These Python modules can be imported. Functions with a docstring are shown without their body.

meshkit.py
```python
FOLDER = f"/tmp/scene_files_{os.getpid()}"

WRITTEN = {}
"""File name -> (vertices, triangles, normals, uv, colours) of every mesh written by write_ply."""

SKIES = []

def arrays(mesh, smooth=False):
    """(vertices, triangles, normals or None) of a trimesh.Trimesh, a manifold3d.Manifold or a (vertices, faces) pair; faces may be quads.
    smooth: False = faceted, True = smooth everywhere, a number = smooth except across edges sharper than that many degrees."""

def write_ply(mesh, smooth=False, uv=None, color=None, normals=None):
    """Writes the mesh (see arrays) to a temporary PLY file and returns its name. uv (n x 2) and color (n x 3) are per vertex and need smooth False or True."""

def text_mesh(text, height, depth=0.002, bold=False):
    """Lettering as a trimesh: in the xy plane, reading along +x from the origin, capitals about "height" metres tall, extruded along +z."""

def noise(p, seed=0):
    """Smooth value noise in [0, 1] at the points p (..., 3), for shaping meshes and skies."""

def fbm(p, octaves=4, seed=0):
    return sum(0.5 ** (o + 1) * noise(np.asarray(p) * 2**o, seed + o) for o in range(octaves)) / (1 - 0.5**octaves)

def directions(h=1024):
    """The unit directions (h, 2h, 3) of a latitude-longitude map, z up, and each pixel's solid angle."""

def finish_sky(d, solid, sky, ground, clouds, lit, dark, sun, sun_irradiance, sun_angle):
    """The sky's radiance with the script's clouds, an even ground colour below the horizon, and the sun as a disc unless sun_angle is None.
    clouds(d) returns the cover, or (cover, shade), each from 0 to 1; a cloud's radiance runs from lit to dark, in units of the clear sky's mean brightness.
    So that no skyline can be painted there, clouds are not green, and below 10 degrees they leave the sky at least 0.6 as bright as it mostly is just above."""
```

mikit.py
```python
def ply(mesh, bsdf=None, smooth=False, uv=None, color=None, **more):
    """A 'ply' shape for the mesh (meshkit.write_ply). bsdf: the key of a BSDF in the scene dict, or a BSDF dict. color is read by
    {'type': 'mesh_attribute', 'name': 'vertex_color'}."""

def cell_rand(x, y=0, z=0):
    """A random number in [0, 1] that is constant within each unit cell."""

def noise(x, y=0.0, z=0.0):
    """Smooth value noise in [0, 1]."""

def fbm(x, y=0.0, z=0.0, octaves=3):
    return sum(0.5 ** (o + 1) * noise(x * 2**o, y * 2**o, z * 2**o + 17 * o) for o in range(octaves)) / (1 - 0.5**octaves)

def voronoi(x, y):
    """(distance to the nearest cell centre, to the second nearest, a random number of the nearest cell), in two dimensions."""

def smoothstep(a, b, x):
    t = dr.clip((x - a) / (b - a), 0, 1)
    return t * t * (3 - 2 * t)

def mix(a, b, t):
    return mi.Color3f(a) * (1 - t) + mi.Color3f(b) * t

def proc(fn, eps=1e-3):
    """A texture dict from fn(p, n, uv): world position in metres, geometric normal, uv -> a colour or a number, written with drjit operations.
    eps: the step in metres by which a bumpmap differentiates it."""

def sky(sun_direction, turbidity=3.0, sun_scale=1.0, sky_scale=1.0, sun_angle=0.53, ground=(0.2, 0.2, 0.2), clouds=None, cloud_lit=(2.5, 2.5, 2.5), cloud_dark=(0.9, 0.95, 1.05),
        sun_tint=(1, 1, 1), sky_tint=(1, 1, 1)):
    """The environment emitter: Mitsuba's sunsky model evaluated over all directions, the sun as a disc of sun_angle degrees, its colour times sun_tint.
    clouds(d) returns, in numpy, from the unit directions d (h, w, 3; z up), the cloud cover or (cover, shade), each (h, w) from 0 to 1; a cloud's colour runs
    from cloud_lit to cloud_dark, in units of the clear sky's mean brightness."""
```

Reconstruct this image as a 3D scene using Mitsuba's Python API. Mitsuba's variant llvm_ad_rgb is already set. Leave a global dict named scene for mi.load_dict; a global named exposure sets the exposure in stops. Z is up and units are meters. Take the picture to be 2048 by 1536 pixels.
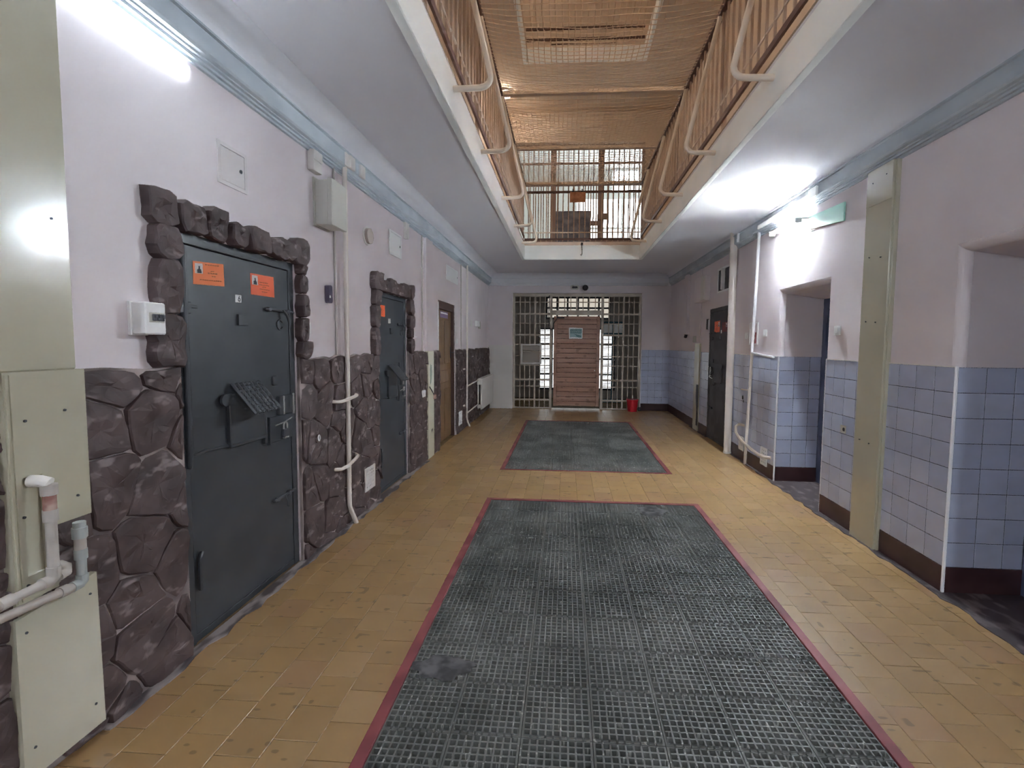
import math, random
import numpy as np
import trimesh
import mitsuba as mi
import drjit as dr
import mikit, meshkit
from mikit import noise, fbm, voronoi, cell_rand, smoothstep, mix
from shapely.geometry import Polygon, box as sbox, Point, LineString
from shapely.ops import unary_union
from scipy.spatial import Voronoi

T = mi.ScalarTransform4f
scene, labels = {}, {}
rng = random.Random(7)
nrng = np.random.default_rng(7)

# ------------------------------------------------------------------ camera
YAW, PIT, ROL, FPX, EYE = .0651, .0651, .0090, 949.0, 1.59
_f = np.array([-math.sin(YAW) * math.cos(PIT), math.cos(YAW) * math.cos(PIT), -math.sin(PIT)])
_r0 = np.array([math.cos(YAW), math.sin(YAW), 0.0])
_u0 = np.cross(_r0, _f)
_r = _r0 * math.cos(ROL) + _u0 * math.sin(ROL)
_u = np.cross(_r, _f)
scene['camera'] = dict(type='perspective', fov=2 * math.degrees(math.atan(1024 / FPX)), fov_axis='x',
                       principal_point_offset_x=-(1070 - 1024) / 2048, principal_point_offset_y=-(749 - 768) / 1536,
                       near_clip=0.05, far_clip=100.0,
                       to_world=T().look_at(origin=[0, 0, EYE], target=[float(a) for a in (np.array([0, 0, EYE]) + _f)], up=[float(a) for a in _u]))

# ------------------------------------------------------------------ exposure and lamp strengths
exposure = 3.32
LAMP_COOL = (11.0, 12.3, 13.2)        # fluorescent tubes on the cornices, some added as unseen fill
LAMP_WARM = (14.0, 11.4, 8.9)         # bulkhead lamps of the galleries
WIN_COOL = (.19, .205, .21)            # daylit frosted windows behind the gates
WIN_WARM = (.058, .053, .045)

# room sizes
XL, XR, YB, YR = -1.90, 2.46, 11.50, -3.5     # left wall, right wall, back wall, wall behind the viewer
ZC = 3.25                                     # underside of the first gallery
ZG = 3.58                                     # gallery floor
OX0, OX1, OY0, OY1 = -0.855, 1.412, -1.5, 9.5 # opening in the ceiling
WT = 1.48                                     # top of the stone dado
TT = 1.464                                    # top of the blue tiles

# ------------------------------------------------------------------ materials
def two(b):
    return {'type': 'twosided', 'bsdf': b}

def rgb(c):
    return {'type': 'rgb', 'value': [float(a) for a in c]}

def mat(name, color, rough=.6, spec=.3, metal=0.0, coat=0.0, bump=None, scale=.002):
    base = color if isinstance(color, dict) else rgb(color)
    b = {'type': 'principled', 'base_color': base, 'roughness': rough, 'specular': spec, 'metallic': metal}
    if coat:
        b['clearcoat'] = coat
        b['clearcoat_gloss'] = .8
    if bump is not None:
        b = {'type': 'bumpmap', 'arbitrary': bump, 'scale': scale, 'bsdf': b}
    scene[name] = two(b)

def vary(a, b, freq, octaves=3, lo=.3, hi=.7):
    def fn(p, n, uv):
        return mix(a, b, smoothstep(lo, hi, fbm(p.x * freq, p.y * freq, p.z * freq, octaves)))
    return mikit.proc(fn)

mat('m_plaster', vary((.60, .548, .575), (.655, .607, .63), 1.3), .75, .2)
mat('m_ceiling', vary((.555, .56, .605), (.615, .62, .66), .9), .8, .15)
mat('m_fascia', vary((.78, .82, .82), (.86, .885, .88), 2.2), .7, .2)
mat('m_cornice', vary((.33, .37, .41), (.40, .44, .475), 3.0), .6, .3)
mat('m_upper', vary((.56, .47, .39), (.64, .55, .465), 1.1), .8, .15)
mat('m_upper_floor', (.22, .17, .13), .7, .2)

def stone_fn(p, n, uv):
    base = mix((.029, .0185, .0185), (.068, .047, .046), smoothstep(.25, .8, fbm(p.x * 9, p.y * 9, p.z * 9, 3)))
    vein = smoothstep(.62, .80, fbm(p.x * 14 + 5, p.y * 14, p.z * 22, 3))
    return mix(base, (.24, .20, .20), vein * .5)
def stone_bump(p, n, uv):
    return fbm(p.x * 30, p.y * 30, p.z * 30, 3)
mat('m_stone', mikit.proc(stone_fn), .62, .35)

def mortar_fn(p, n, uv):
    return mix((.105, .084, .082), (.34, .29, .28), smoothstep(.40, .62, fbm(p.x * 4 + 3, p.y * 4, p.z * 4, 3)))
mat('m_mortar', mikit.proc(mortar_fn), .85, .1)

def dust_fn(p, n, uv):
    return mix((.05, .043, .045), (.20, .18, .18), smoothstep(.38, .66, fbm(p.x * 16, p.y * 7, 0, 3)))
mat('m_dust', mikit.proc(dust_fn), .8, .1)
def gutter_fn(p, n, uv):
    return mix((.028, .020, .022), (.075, .06, .06), smoothstep(.5, .85, fbm(p.x * 16, p.y * 9, 2, 3)))
mat('m_gutter', mikit.proc(gutter_fn), .6, .3)

mat('m_steel', vary((.019, .022, .026), (.025, .0285, .033), 3.0), .42, .45)
mat('m_steel_dark', vary((.024, .027, .033), (.038, .042, .05), 4.0), .45, .4)
mat('m_steel_right', vary((.035, .035, .04), (.055, .055, .06), 5.0), .65, .25)
mat('m_chrome', (.75, .75, .74), .22, .5, .9)
mat('m_cream', vary((.39, .37, .285), (.43, .41, .325), 1.2), .17, .5)
mat('m_cream_pipe', (.62, .57, .53), .45, .4)
mat('m_white', (.74, .75, .76), .4, .4)
mat('m_offwhite', (.62, .60, .58), .5, .3)
mat('m_grey_box', (.42, .41, .375), .5, .3)
mat('m_dark', (.02, .018, .022), .5, .3)
mat('m_navy', (.045, .035, .06), .35, .4)
mat('m_old_pipe', vary((.33, .30, .275), (.43, .40, .375), 9.0), .5, .35)
mat('m_rust', vary((.25, .11, .09), (.4, .3, .26), 25.0), .6, .3)
mat('m_greyblue_pipe', (.33, .36, .36), .5, .3)

def floor_mat(k, a, b):
    def fn(p, n, uv):
        c = mix(a, b, fbm(p.x * 5 + 11 * k, p.y * 5, 0, 3))
        dirt = smoothstep(.52, .80, fbm(p.x * 1.3, p.y * 1.0, 4, 3))
        spot = smoothstep(.88, .93, noise(p.x * 19, p.y * 31, 9))
        c = mix(c, (.17, .115, .06), dirt * .12)
        return mix(c, (.07, .05, .035), spot * .5)
    return mikit.proc(fn)
for k, (a, b) in enumerate([((.205, .131, .058), (.24, .156, .072)), ((.19, .122, .056), (.228, .148, .07)),
                            ((.22, .146, .07), (.25, .166, .082)), ((.205, .126, .064), (.222, .14, .072))]):
    a, b = [tuple(float(q_) for q_ in np.array(t_) * (.97, .925, .88)) for t_ in (a, b)]
    mat('m_floor_%d' % k, floor_mat(k, a, b), .36, .45)
mat('m_grout', vary((.06, .04, .02), (.11, .075, .04), 8.0), .85, .1)

def rubber_fn(p, n, uv):
    worn = smoothstep(.15, .90, fbm(p.x * 3.6, p.y * 3.1, 1, 4))
    speck = smoothstep(.86, .93, noise(p.x * 95, p.y * 95, 3))
    c = mix((.043, .046, .043), (.115, .118, .110), worn)
    c = mix(c, (.5, .5, .47), speck * .35)
    return c
mat('m_rubber', mikit.proc(rubber_fn), .55, .35)
mat('m_patch', vary((.02, .02, .021), (.075, .074, .076), 24.0), .45, .4)
mat('m_red_frame', vary((.105, .024, .028), (.165, .042, .045), 6.0), .55, .3)
for k, c in enumerate([(.365, .405, .53), (.385, .425, .545), (.345, .385, .51)]):
    mat('m_tile_%d' % k, vary(c, tuple(x * 1.08 for x in c), 6.0), .28, .5)
mat('m_tile_grout', (.045, .05, .075), .8, .1)
mat('m_base', vary((.024, .011, .012), (.036, .017, .018), 5.0), .4, .25)
mat('m_bead', (.80, .82, .86), .4, .4)

def wood_fn(p, n, uv):
    g = fbm(p.x * 3, p.y * 3, p.z * 45, 3)
    knot = smoothstep(.74, .84, noise(p.x * 11, p.y * 3, p.z * 17))
    plank = cell_rand(p.z / .118, 3)
    c = mix((.24, .125, .088), (.44, .26, .19), g)
    c = mix(c, (.50, .35, .29), plank * .4)
    return mix(c, (.13, .06, .038), knot * .45)
mat('m_slat', mikit.proc(wood_fn), .5, .35)
def wood2_fn(p, n, uv):
    return mix((.075, .042, .022), (.155, .09, .047), fbm(p.x * 40, p.y * 40, p.z * 2.2, 3))
mat('m_wood_door', mikit.proc(wood2_fn), .45, .4)
mat('m_wood_dark', (.045, .025, .022), .5, .3)
mat('m_orange', (.62, .155, .045), .55, .3)
mat('m_orange_b', (.60, .10, .035), .5, .3)
mat('m_print', (.24, .05, .02), .7, .1)
mat('m_photo', (.55, .50, .49), .6, .2)
mat('m_ink', (.03, .03, .035), .7, .1)
mat('m_teal', (.12, .235, .245), .6, .2)
mat('m_teal_pale', (.34, .47, .49), .6, .2)
mat('m_paper', (.85, .87, .87), .6, .2)
mat('m_purple', (.15, .11, .20), .5, .3)
mat('m_green', (.33, .62, .53), .35, .4)
mat('m_red', (.42, .018, .028), .35, .4)
mat('m_rail', vary((.60, .49, .41), (.68, .58, .49), 7.0), .5, .35)
mat('m_bracket', (.80, .73, .64), .45, .4)
mat('m_rail_shaded', vary((.40, .30, .235), (.46, .35, .28), 7.0), .55, .3)  # cream rail paint darkened to brown-tan for the shade above the opening
mat('m_rail_brown', vary((.085, .045, .04), (.13, .075, .06), 9.0), .5, .3)
mat('m_net', (.60, .48, .37), .8, .1)
mat('m_gate', vary((.42, .375, .32), (.50, .45, .385), 6.0), .5, .35)
mat('m_upper_gate', (.24, .18, .165), .5, .3)
mat('m_sign_brown', vary((.34, .15, .08), (.42, .21, .12), 25.0), .6, .2)
mat('m_plate', vary((.08, .09, .13), (.20, .21, .25), 6.0), .5, .3)
mat('m_blue_frame', (.03, .09, .13), .5, .3)
mat('m_vest', (.36, .33, .30), .8, .15)
mat('m_broom', (.40, .36, .30), .6, .2)

def emit(c):
    return {'type': 'area', 'radiance': {'type': 'rgb', 'value': [float(a) for a in c]}}

# ------------------------------------------------------------------ mesh helpers
_T = None
def _chamfer_faces():
    v = chamfer_verts(0, 4, 0, 4, 0, 4, 1)
    h = trimesh.convex.convex_hull(v)
    idx = [int(np.argmin(((v - q) ** 2).sum(1))) for q in h.vertices]
    return np.array(idx)[h.faces]
def chamfer_verts(x0, x1, y0, y1, z0, z1, b):
    out = []
    for x, sx in ((x0, 1), (x1, -1)):
        for y, sy in ((y0, 1), (y1, -1)):
            for z, sz in ((z0, 1), (z1, -1)):
                out += [(x, y + sy * b, z + sz * b), (x + sx * b, y, z + sz * b), (x + sx * b, y + sy * b, z)]
    return np.array(out, float)
CHF = _chamfer_faces()
BXF = np.array([[0, 1, 3], [0, 3, 2], [4, 6, 7], [4, 7, 5], [0, 4, 5], [0, 5, 1], [2, 3, 7], [2, 7, 6], [0, 2, 6], [0, 6, 4], [1, 5, 7], [1, 7, 3]])

class M:
    def __init__(self):
        self.v, self.f, self.n = [], [], 0
    def add(self, v, f):
        v = np.asarray(v, float)
        self.v.append(v)
        self.f.append(np.asarray(f, int) + self.n)
        self.n += len(v)
        return self
    def box(self, x0, x1, y0, y1, z0, z1, b=0.0):
        if b:
            return self.add(chamfer_verts(x0, x1, y0, y1, z0, z1, b), CHF)
        return self.add([(x, y, z) for x in (x0, x1) for y in (y0, y1) for z in (z0, z1)], BXF)
    def tube(self, pts, r, n=8, flat=None):
        p = np.asarray(pts, float)
        t = np.gradient(p, axis=0)
        t /= np.linalg.norm(t, axis=1, keepdims=True)
        a = np.array([0, 0, 1.0]) if abs(t[0, 2]) < .9 else np.array([0, 1.0, 0])
        rr = np.broadcast_to(r, (len(p),))
        V = []
        for i in range(len(p)):
            a = a - t[i] * (a @ t[i])
            a /= np.linalg.norm(a)
            b = np.cross(t[i], a)
            ang = np.arange(n) * 2 * np.pi / n + np.pi / n
            V.append(p[i] + rr[i] * (np.cos(ang)[:, None] * a + np.sin(ang)[:, None] * b))
        V = np.concatenate(V + [[p[0]], [p[-1]]])
        F = []
        for i in range(len(p) - 1):
            for j in range(n):
                k = (j + 1) % n
                F += [(i * n + j, i * n + k, (i + 1) * n + k), (i * n + j, (i + 1) * n + k, (i + 1) * n + j)]
        c0, c1, L = len(V) - 2, len(V) - 1, (len(p) - 1) * n
        for j in range(n):
            k = (j + 1) % n
            F += [(c0, k, j), (c1, L + j, L + k)]
        return self.add(V, F)
    def prism(self, poly, w0, w1):
        """Polygon in (u, v), extruded along w from w0 to w1 (as x, y, z)."""
        for g in (getattr(poly, 'geoms', None) or [poly]):
            if g.is_empty or g.area < 1e-7:
                continue
            e = trimesh.creation.extrude_polygon(g, w1 - w0)
            self.add(np.array(e.vertices) + [0, 0, w0], e.faces)
        return self
    def tri(self, mesh):
        return self.add(mesh.vertices, mesh.faces)
    def to(self, fn):
        self.v = [fn(v) for v in self.v]
        return self
    def out(self):
        return np.concatenate(self.v), np.concatenate(self.f)

def left(X=XL):      # (u, v, w) -> on the left wall: u along +y, v up, w out of the wall
    return lambda q: np.stack([X + q[:, 2], q[:, 0], q[:, 1]], 1)
def right(X=XR):     # u is +y here too (mirrored)
    return lambda q: np.stack([X - q[:, 2], q[:, 0], q[:, 1]], 1)
def rightm(X=XR):    # u = -y, for lettering
    return lambda q: np.stack([X - q[:, 2], -q[:, 0], q[:, 1]], 1)
def back(Y=YB):
    return lambda q: np.stack([q[:, 0], Y - q[:, 2], q[:, 1]], 1)

def numbered(name):
    if name not in USED:
        USED[name] = 0
        return name
    USED[name] += 1
    return '%s_%03d' % (name, USED[name])
USED = {}
def put(key, m, bsdf, smooth=False, **more):
    mesh = m.out() if isinstance(m, M) else m
    scene[key] = mikit.ply(mesh, bsdf, smooth=smooth, **more)
    return key
def thing(name, label, cat, group=None):
    key = numbered(name)
    labels[key] = {'label': label, 'category': cat}
    if group:
        labels[key]['group'] = group
    return key
def single(name, m, bsdf, label, cat, group=None, smooth=False, **more):
    key = thing(name, label, cat, group)
    put(key, m, bsdf, smooth, **more)
    return key
def part(root, name, m, bsdf, smooth=False, label=None, **more):
    key = numbered(root + '__' + name)
    put(key, m, bsdf, smooth, **more)
    if label:
        labels[key] = {'label': label}
    return key
def struct(name, m, bsdf, label, cat, smooth=False, **more):
    labels[name] = {'label': label, 'category': cat, 'kind': 'structure'}
    USED[name] = 0
    if m is not None:
        put(name, m, bsdf, smooth, **more)
    return name
def rect(u0, u1, v0, v1):
    return sbox(u0, v0, u1, v1)
def arc(c, r, a0, a1, n):
    return [(c[0] + r * math.cos(math.radians(a)), c[1] + r * math.sin(math.radians(a))) for a in np.linspace(a0, a1, n)]

# ================================================================== STRUCTURE
# ---- floor
matA = (-.792, 1.337, .62, 4.755)
matB = (-.815, 1.325, 5.85, 9.75)
hall = rect(XL - .12, XR + .75, YR, YB + 3.2)
recess = unary_union([rect(m[0], m[1], m[2], m[3]) for m in (matA, matB)])
fl = M().prism(hall, -.10, -.03).prism(hall.difference(recess), -.03, -.0035)
struct('floor', fl, 'm_grout', 'hall floor of square yellow-tan clay tiles laid in staggered rows', 'floor')
PITCH = .1835
tile_rects = []
i0 = int(math.floor((XL - .9625) / PITCH)) - 6
floor_zone = rect(XL, XR, .9, YB + .25).difference(recess)
ix = -12
cols = np.arange(-2, 24)
for c in cols:
    x0 = -1.7015 + c * PITCH
    off = [.0, .115, .015, .105, .03, .09, .0, .12][c % 8] + .02 * rng.random()
    for k in range(0, 64):
        y0 = .70 + off + k * PITCH
        tile_rects.append((x0 + .0012, x0 + PITCH - .0012, y0 + .0015, y0 + PITCH - .0015))
tile_rects.sort(key=lambda t: t[2])
def tile_mesh(w, d, h, b):
    return M().box(0, w, 0, d, -h, 0, b).out()
full_tile = tile_mesh(PITCH - .0024, PITCH - .003, .01, .0018)
tile_ply = [mikit.ply(full_tile, 'm_floor_%d' % k) for k in range(4)]
far = [M() for _ in range(4)]
count = 0
def in_view(x, y, z=0.0):
    d = np.array([x, y, z - EYE])
    w = d @ _f
    if w < .1:
        return False
    px, py = 1070 + FPX * (d @ _r) / w, 749 - FPX * (d @ _u) / w
    return -40 < px < 2088 and -40 < py < 1570
for (x0, x1, y0, y1) in tile_rects:
    pol = rect(x0, x1, y0, y1)
    q = pol.intersection(floor_zone)
    if q.is_empty or q.area < .0012:
        continue
    k = rng.choices(range(4), [4, 4, 2, 1.5])[0]
    dz = rng.uniform(-.0008, .0006)
    whole = q.area > .995 * pol.area
    near = count < 300 and in_view((x0 + x1) / 2, (y0 + y1) / 2)
    if near:
        count += 1
        key = numbered('floor__tile')
        if whole:
            scene[key] = {**tile_ply[k], 'to_world': T().translate([x0, y0, dz])}
        else:
            put(key, M().prism(q, -.01 + dz, dz), 'm_floor_%d' % k)
    else:
        if whole:
            far[k].add(full_tile[0] + [x0, y0, dz], full_tile[1])
        else:
            far[k].prism(q, -.01 + dz, dz)
for k in range(4):
    if far[k].n:
        labels[part('floor', 'far_tiles', far[k], 'm_floor_%d' % k)] = {'label': 'small far floor tiles', 'kind': 'stuff'}
# dusty mortar strip along the stone dado, dark dirty strip along the tiled wall
def ragged(xa, xb, y0, y1, amp, side, seed, step=.09):
    r = random.Random(seed)
    n = int((y1 - y0) / step)
    e = [(xb + r.uniform(-amp, amp), y0 + (y1 - y0) * i / n) for i in range(n + 1)]
    return Polygon([(xa, y0)] + e + [(xa, y1)]).buffer(0)
part('floor', 'mortar_strip', M().prism(ragged(XL + .002, XL + .075, 1.72, 6.2, .022, 1, 3), -.002, .006).prism(ragged(XL + .002, XL + .04, 6.2, 6.9, .012, 1, 4), -.002, .004), 'm_dust', label='grey mortar strip along the stone dado')
part('floor', 'dirt_strip', M().prism(ragged(XR - .005, XR - .068, 3.12, 4.65, .016, 1, 5), -.002, .005).prism(ragged(XR - .005, XR - .05, 5.67, 7.2, .016, 1, 6), -.002, .005).prism(ragged(XR - .005, XR - .04, 8.3, 9.4, .012, 1, 8), -.002, .005)
     .prism(ragged(XR + .5, XR - .06, 4.62, 5.72, .02, 1, 9), -.002, .006).prism(ragged(XR + .5, XR - .06, 1.9, 3.16, .02, 1, 10), -.002, .006), 'm_gutter', label='dark broken mortar along the tiled wall')

# ---- left wall
D1 = (2.20, 3.235, 2.13)     # cell door openings: y0, y1, top
D2 = (4.66, 5.565, 2.11)
D3 = (6.96, 8.03, 2.225)
lw = rect(YR, YB + .2, 0, ZC)
for d in (D1, D2, D3):
    lw = lw.difference(rect(d[0], d[1], 0, d[2]))
struct('wall_left', M().prism(lw, -.12, 0).to(left()), 'm_plaster', 'pinkish grey plastered left wall with a dado of brown natural stone', 'wall')
# mortar bed of the dado
dado = rect(.95, YB, 0.0, WT)
cut = unary_union([rect(d[0] - .005, d[1] + .005, 0, 2.3) for d in (D1, D2, D3)])
r2 = random.Random(21)
top = [(.95, -1)] + [(y, WT - .012 + r2.uniform(-.016, .018)) for y in np.arange(.95, YB + .05, .11)] + [(YB, -1)]
dado = dado.intersection(Polygon(top).buffer(0)).difference(cut)
part('wall_left', 'mortar_bed', M().prism(dado.buffer(.006).intersection(rect(.95, YB, 0, 2)), 0.0, .0195).to(left()), 'm_mortar', label='mortar between the dado stones')

def stone_mesh(poly, seed, depth=.026, tilt=.010, rough=.007, shrink=.0045, rnd=.004, chip=.003):
    """A split stone with a broken outline, a bevelled rim and an uneven face, in (u, v, w)."""
    r = random.Random(seed)
    poly = poly.buffer(-shrink)
    if poly.geom_type != 'Polygon':
        poly = max(poly.geoms, key=lambda g: g.area) if not poly.is_empty else poly
    if poly.is_empty or poly.area < .0006:
        return None
    poly = poly.buffer(rnd).buffer(-2 * rnd).buffer(rnd)
    if poly.geom_type != 'Polygon':
        if poly.is_empty:
            return None
        poly = max(poly.geoms, key=lambda g: g.area)
    L = poly.exterior.length
    n = max(12, min(26, int(L / .045)))
    ring = np.array([poly.exterior.interpolate(L * i / n).coords[0] for i in range(n)])
    c = np.array(poly.centroid.coords[0])
    tx, ty = r.uniform(-tilt, tilt), r.uniform(-tilt, tilt)
    sc = math.sqrt(poly.area)
    def w(q, base):
        d = (q - c) / max(sc, .05)
        nz = meshkit.fbm(np.column_stack([q * 13 + seed * 1.7, np.full(len(q), seed * .37)])) if len(q) else 0
        return base + d[:, 0] * tx + d[:, 1] * ty + (np.asarray(nz).reshape(-1)) * rough * 2
    jig = nrng.uniform(-.003, .003, ring.shape)
    def ringat(f, j):
        return c + (ring - c) * f + nrng.uniform(-j, j, ring.shape)
    r1 = c + (ring - c) * (1 - .003 / sc) + jig
    r2_ = c + (ring - c) * (1 - min(.012 / sc, .2)) + jig
    r3 = ringat(.70, .012 * sc / .2)
    r4 = ringat(.36, .012 * sc / .2)
    def wn(q, base, a):
        return w(q, base) + nrng.uniform(-a, a, len(q))
    V = [np.column_stack([ring, np.zeros(n)]), np.column_stack([r1, w(r1, depth * .72)]), np.column_stack([r2_, wn(r2_, depth * .93, .0015)]),
         np.column_stack([r3, wn(r3, depth * 1.0, chip)]), np.column_stack([r4, wn(r4, depth * 1.03, chip)]), np.array([[c[0], c[1], depth * 1.0]])]
    V = np.concatenate(V)
    V[:, 2] = np.maximum(V[:, 2], 0)
    F = []
    for k in range(4):
        for j in range(n):
            a, b = k * n + j, k * n + (j + 1) % n
            F += [(a, b, b + n), (a, b + n, a + n)]
    for j in range(n):
        F.append((4 * n + j, 4 * n + (j + 1) % n, 5 * n))
    return V, np.array(F)

pts = []
cell = .235
for a in np.arange(.70, YB + .4, cell):
    for b in np.arange(-.25, WT + .35, cell):
        pts.append((a + rng.uniform(-.105, .105) + (.5 * cell if int(round(b / cell)) % 2 else 0), b + rng.uniform(-.10, .10)))
vor = Voronoi(np.array(pts))
cells = []
for reg in vor.point_region:
    idx = vor.regions[reg]
    if -1 in idx or not idx:
        continue
    g = Polygon(vor.vertices[idx]).buffer(0).intersection(dado)
    for s in (getattr(g, 'geoms', None) or [g]):
        if not s.is_empty and s.area > .003:
            cells.append(s)
nst = 0
for i, g in enumerate(cells):
    g = g.difference(rect(1.45, 1.57, -1, 2)).difference(rect(1.45, 1.67, .93, 2))
    s = stone_mesh(g, i + 1, depth=rng.uniform(.021, .031), tilt=.020, rough=.010, shrink=rng.uniform(.001, .004), rnd=.002)
    if s is not None:
        m = M().add(*s).to(left())
        part('wall_left', 'stone', m, 'm_stone')
        nst += 1

def surround(door, zone_w_left, zone_w_right, top_h, seed):
    """Irregular quarry stones framing a cell door, above the dado."""
    r = random.Random(seed)
    u0, u1, zt = door
    polys = []
    def blob(a0, a1, b0, b1):
        n = 9
        P = []
        rr = min(a1 - a0, b1 - b0) * r.uniform(.10, .24)
        base = sbox(a0 - .001, b0 - .001, a1 + .001, b1 + .001).buffer(-rr).buffer(rr)
        L = base.exterior.length
        for i in range(22):
            x, y = base.exterior.interpolate(L * i / 22).coords[0]
            P.append((x + r.uniform(-.009, .009), y + r.uniform(-.009, .009)))
        return Polygon(P).buffer(0)
    z = WT - .02
    while z < zt - .04:
        h = r.uniform(.18, .30)
        if z + h > zt - .07:
            h = zt - z
        w = zone_w_left * r.uniform(.78, 1.0)
        polys.append(blob(u0 - w, u0 + .004, z, z + h))
        z += h
    z = WT - .02
    while z < zt - .04:
        h = r.uniform(.11, .19)
        if z + h > zt - .07:
            h = zt - z
        w = zone_w_right * r.uniform(.7, 1.05)
        polys.append(blob(u1 - .004, u1 + w, z, z + h))
        z += h
    u = u0 - zone_w_left * .92
    while u < u1 + zone_w_right * .8:
        w = r.uniform(.15, .27)
        if u + w > u1 + zone_w_right - .08:
            w = u1 + zone_w_right - u
        polys.append(blob(u, u + w, zt - .004, zt + top_h * r.uniform(.68, 1.05)))
        u += w
    for i, g in enumerate(polys):
        s = stone_mesh(g, seed * 31 + i, depth=r.uniform(.036, .052), tilt=.022, rough=.012, shrink=.0, rnd=.005, chip=.004)
        if s is not None:
            part('wall_left', 'stone', M().add(*s).to(left()), 'm_stone')
surround(D1, .175, .115, .175, 5)
surround(D2, .16, .15, .165, 6)

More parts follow.
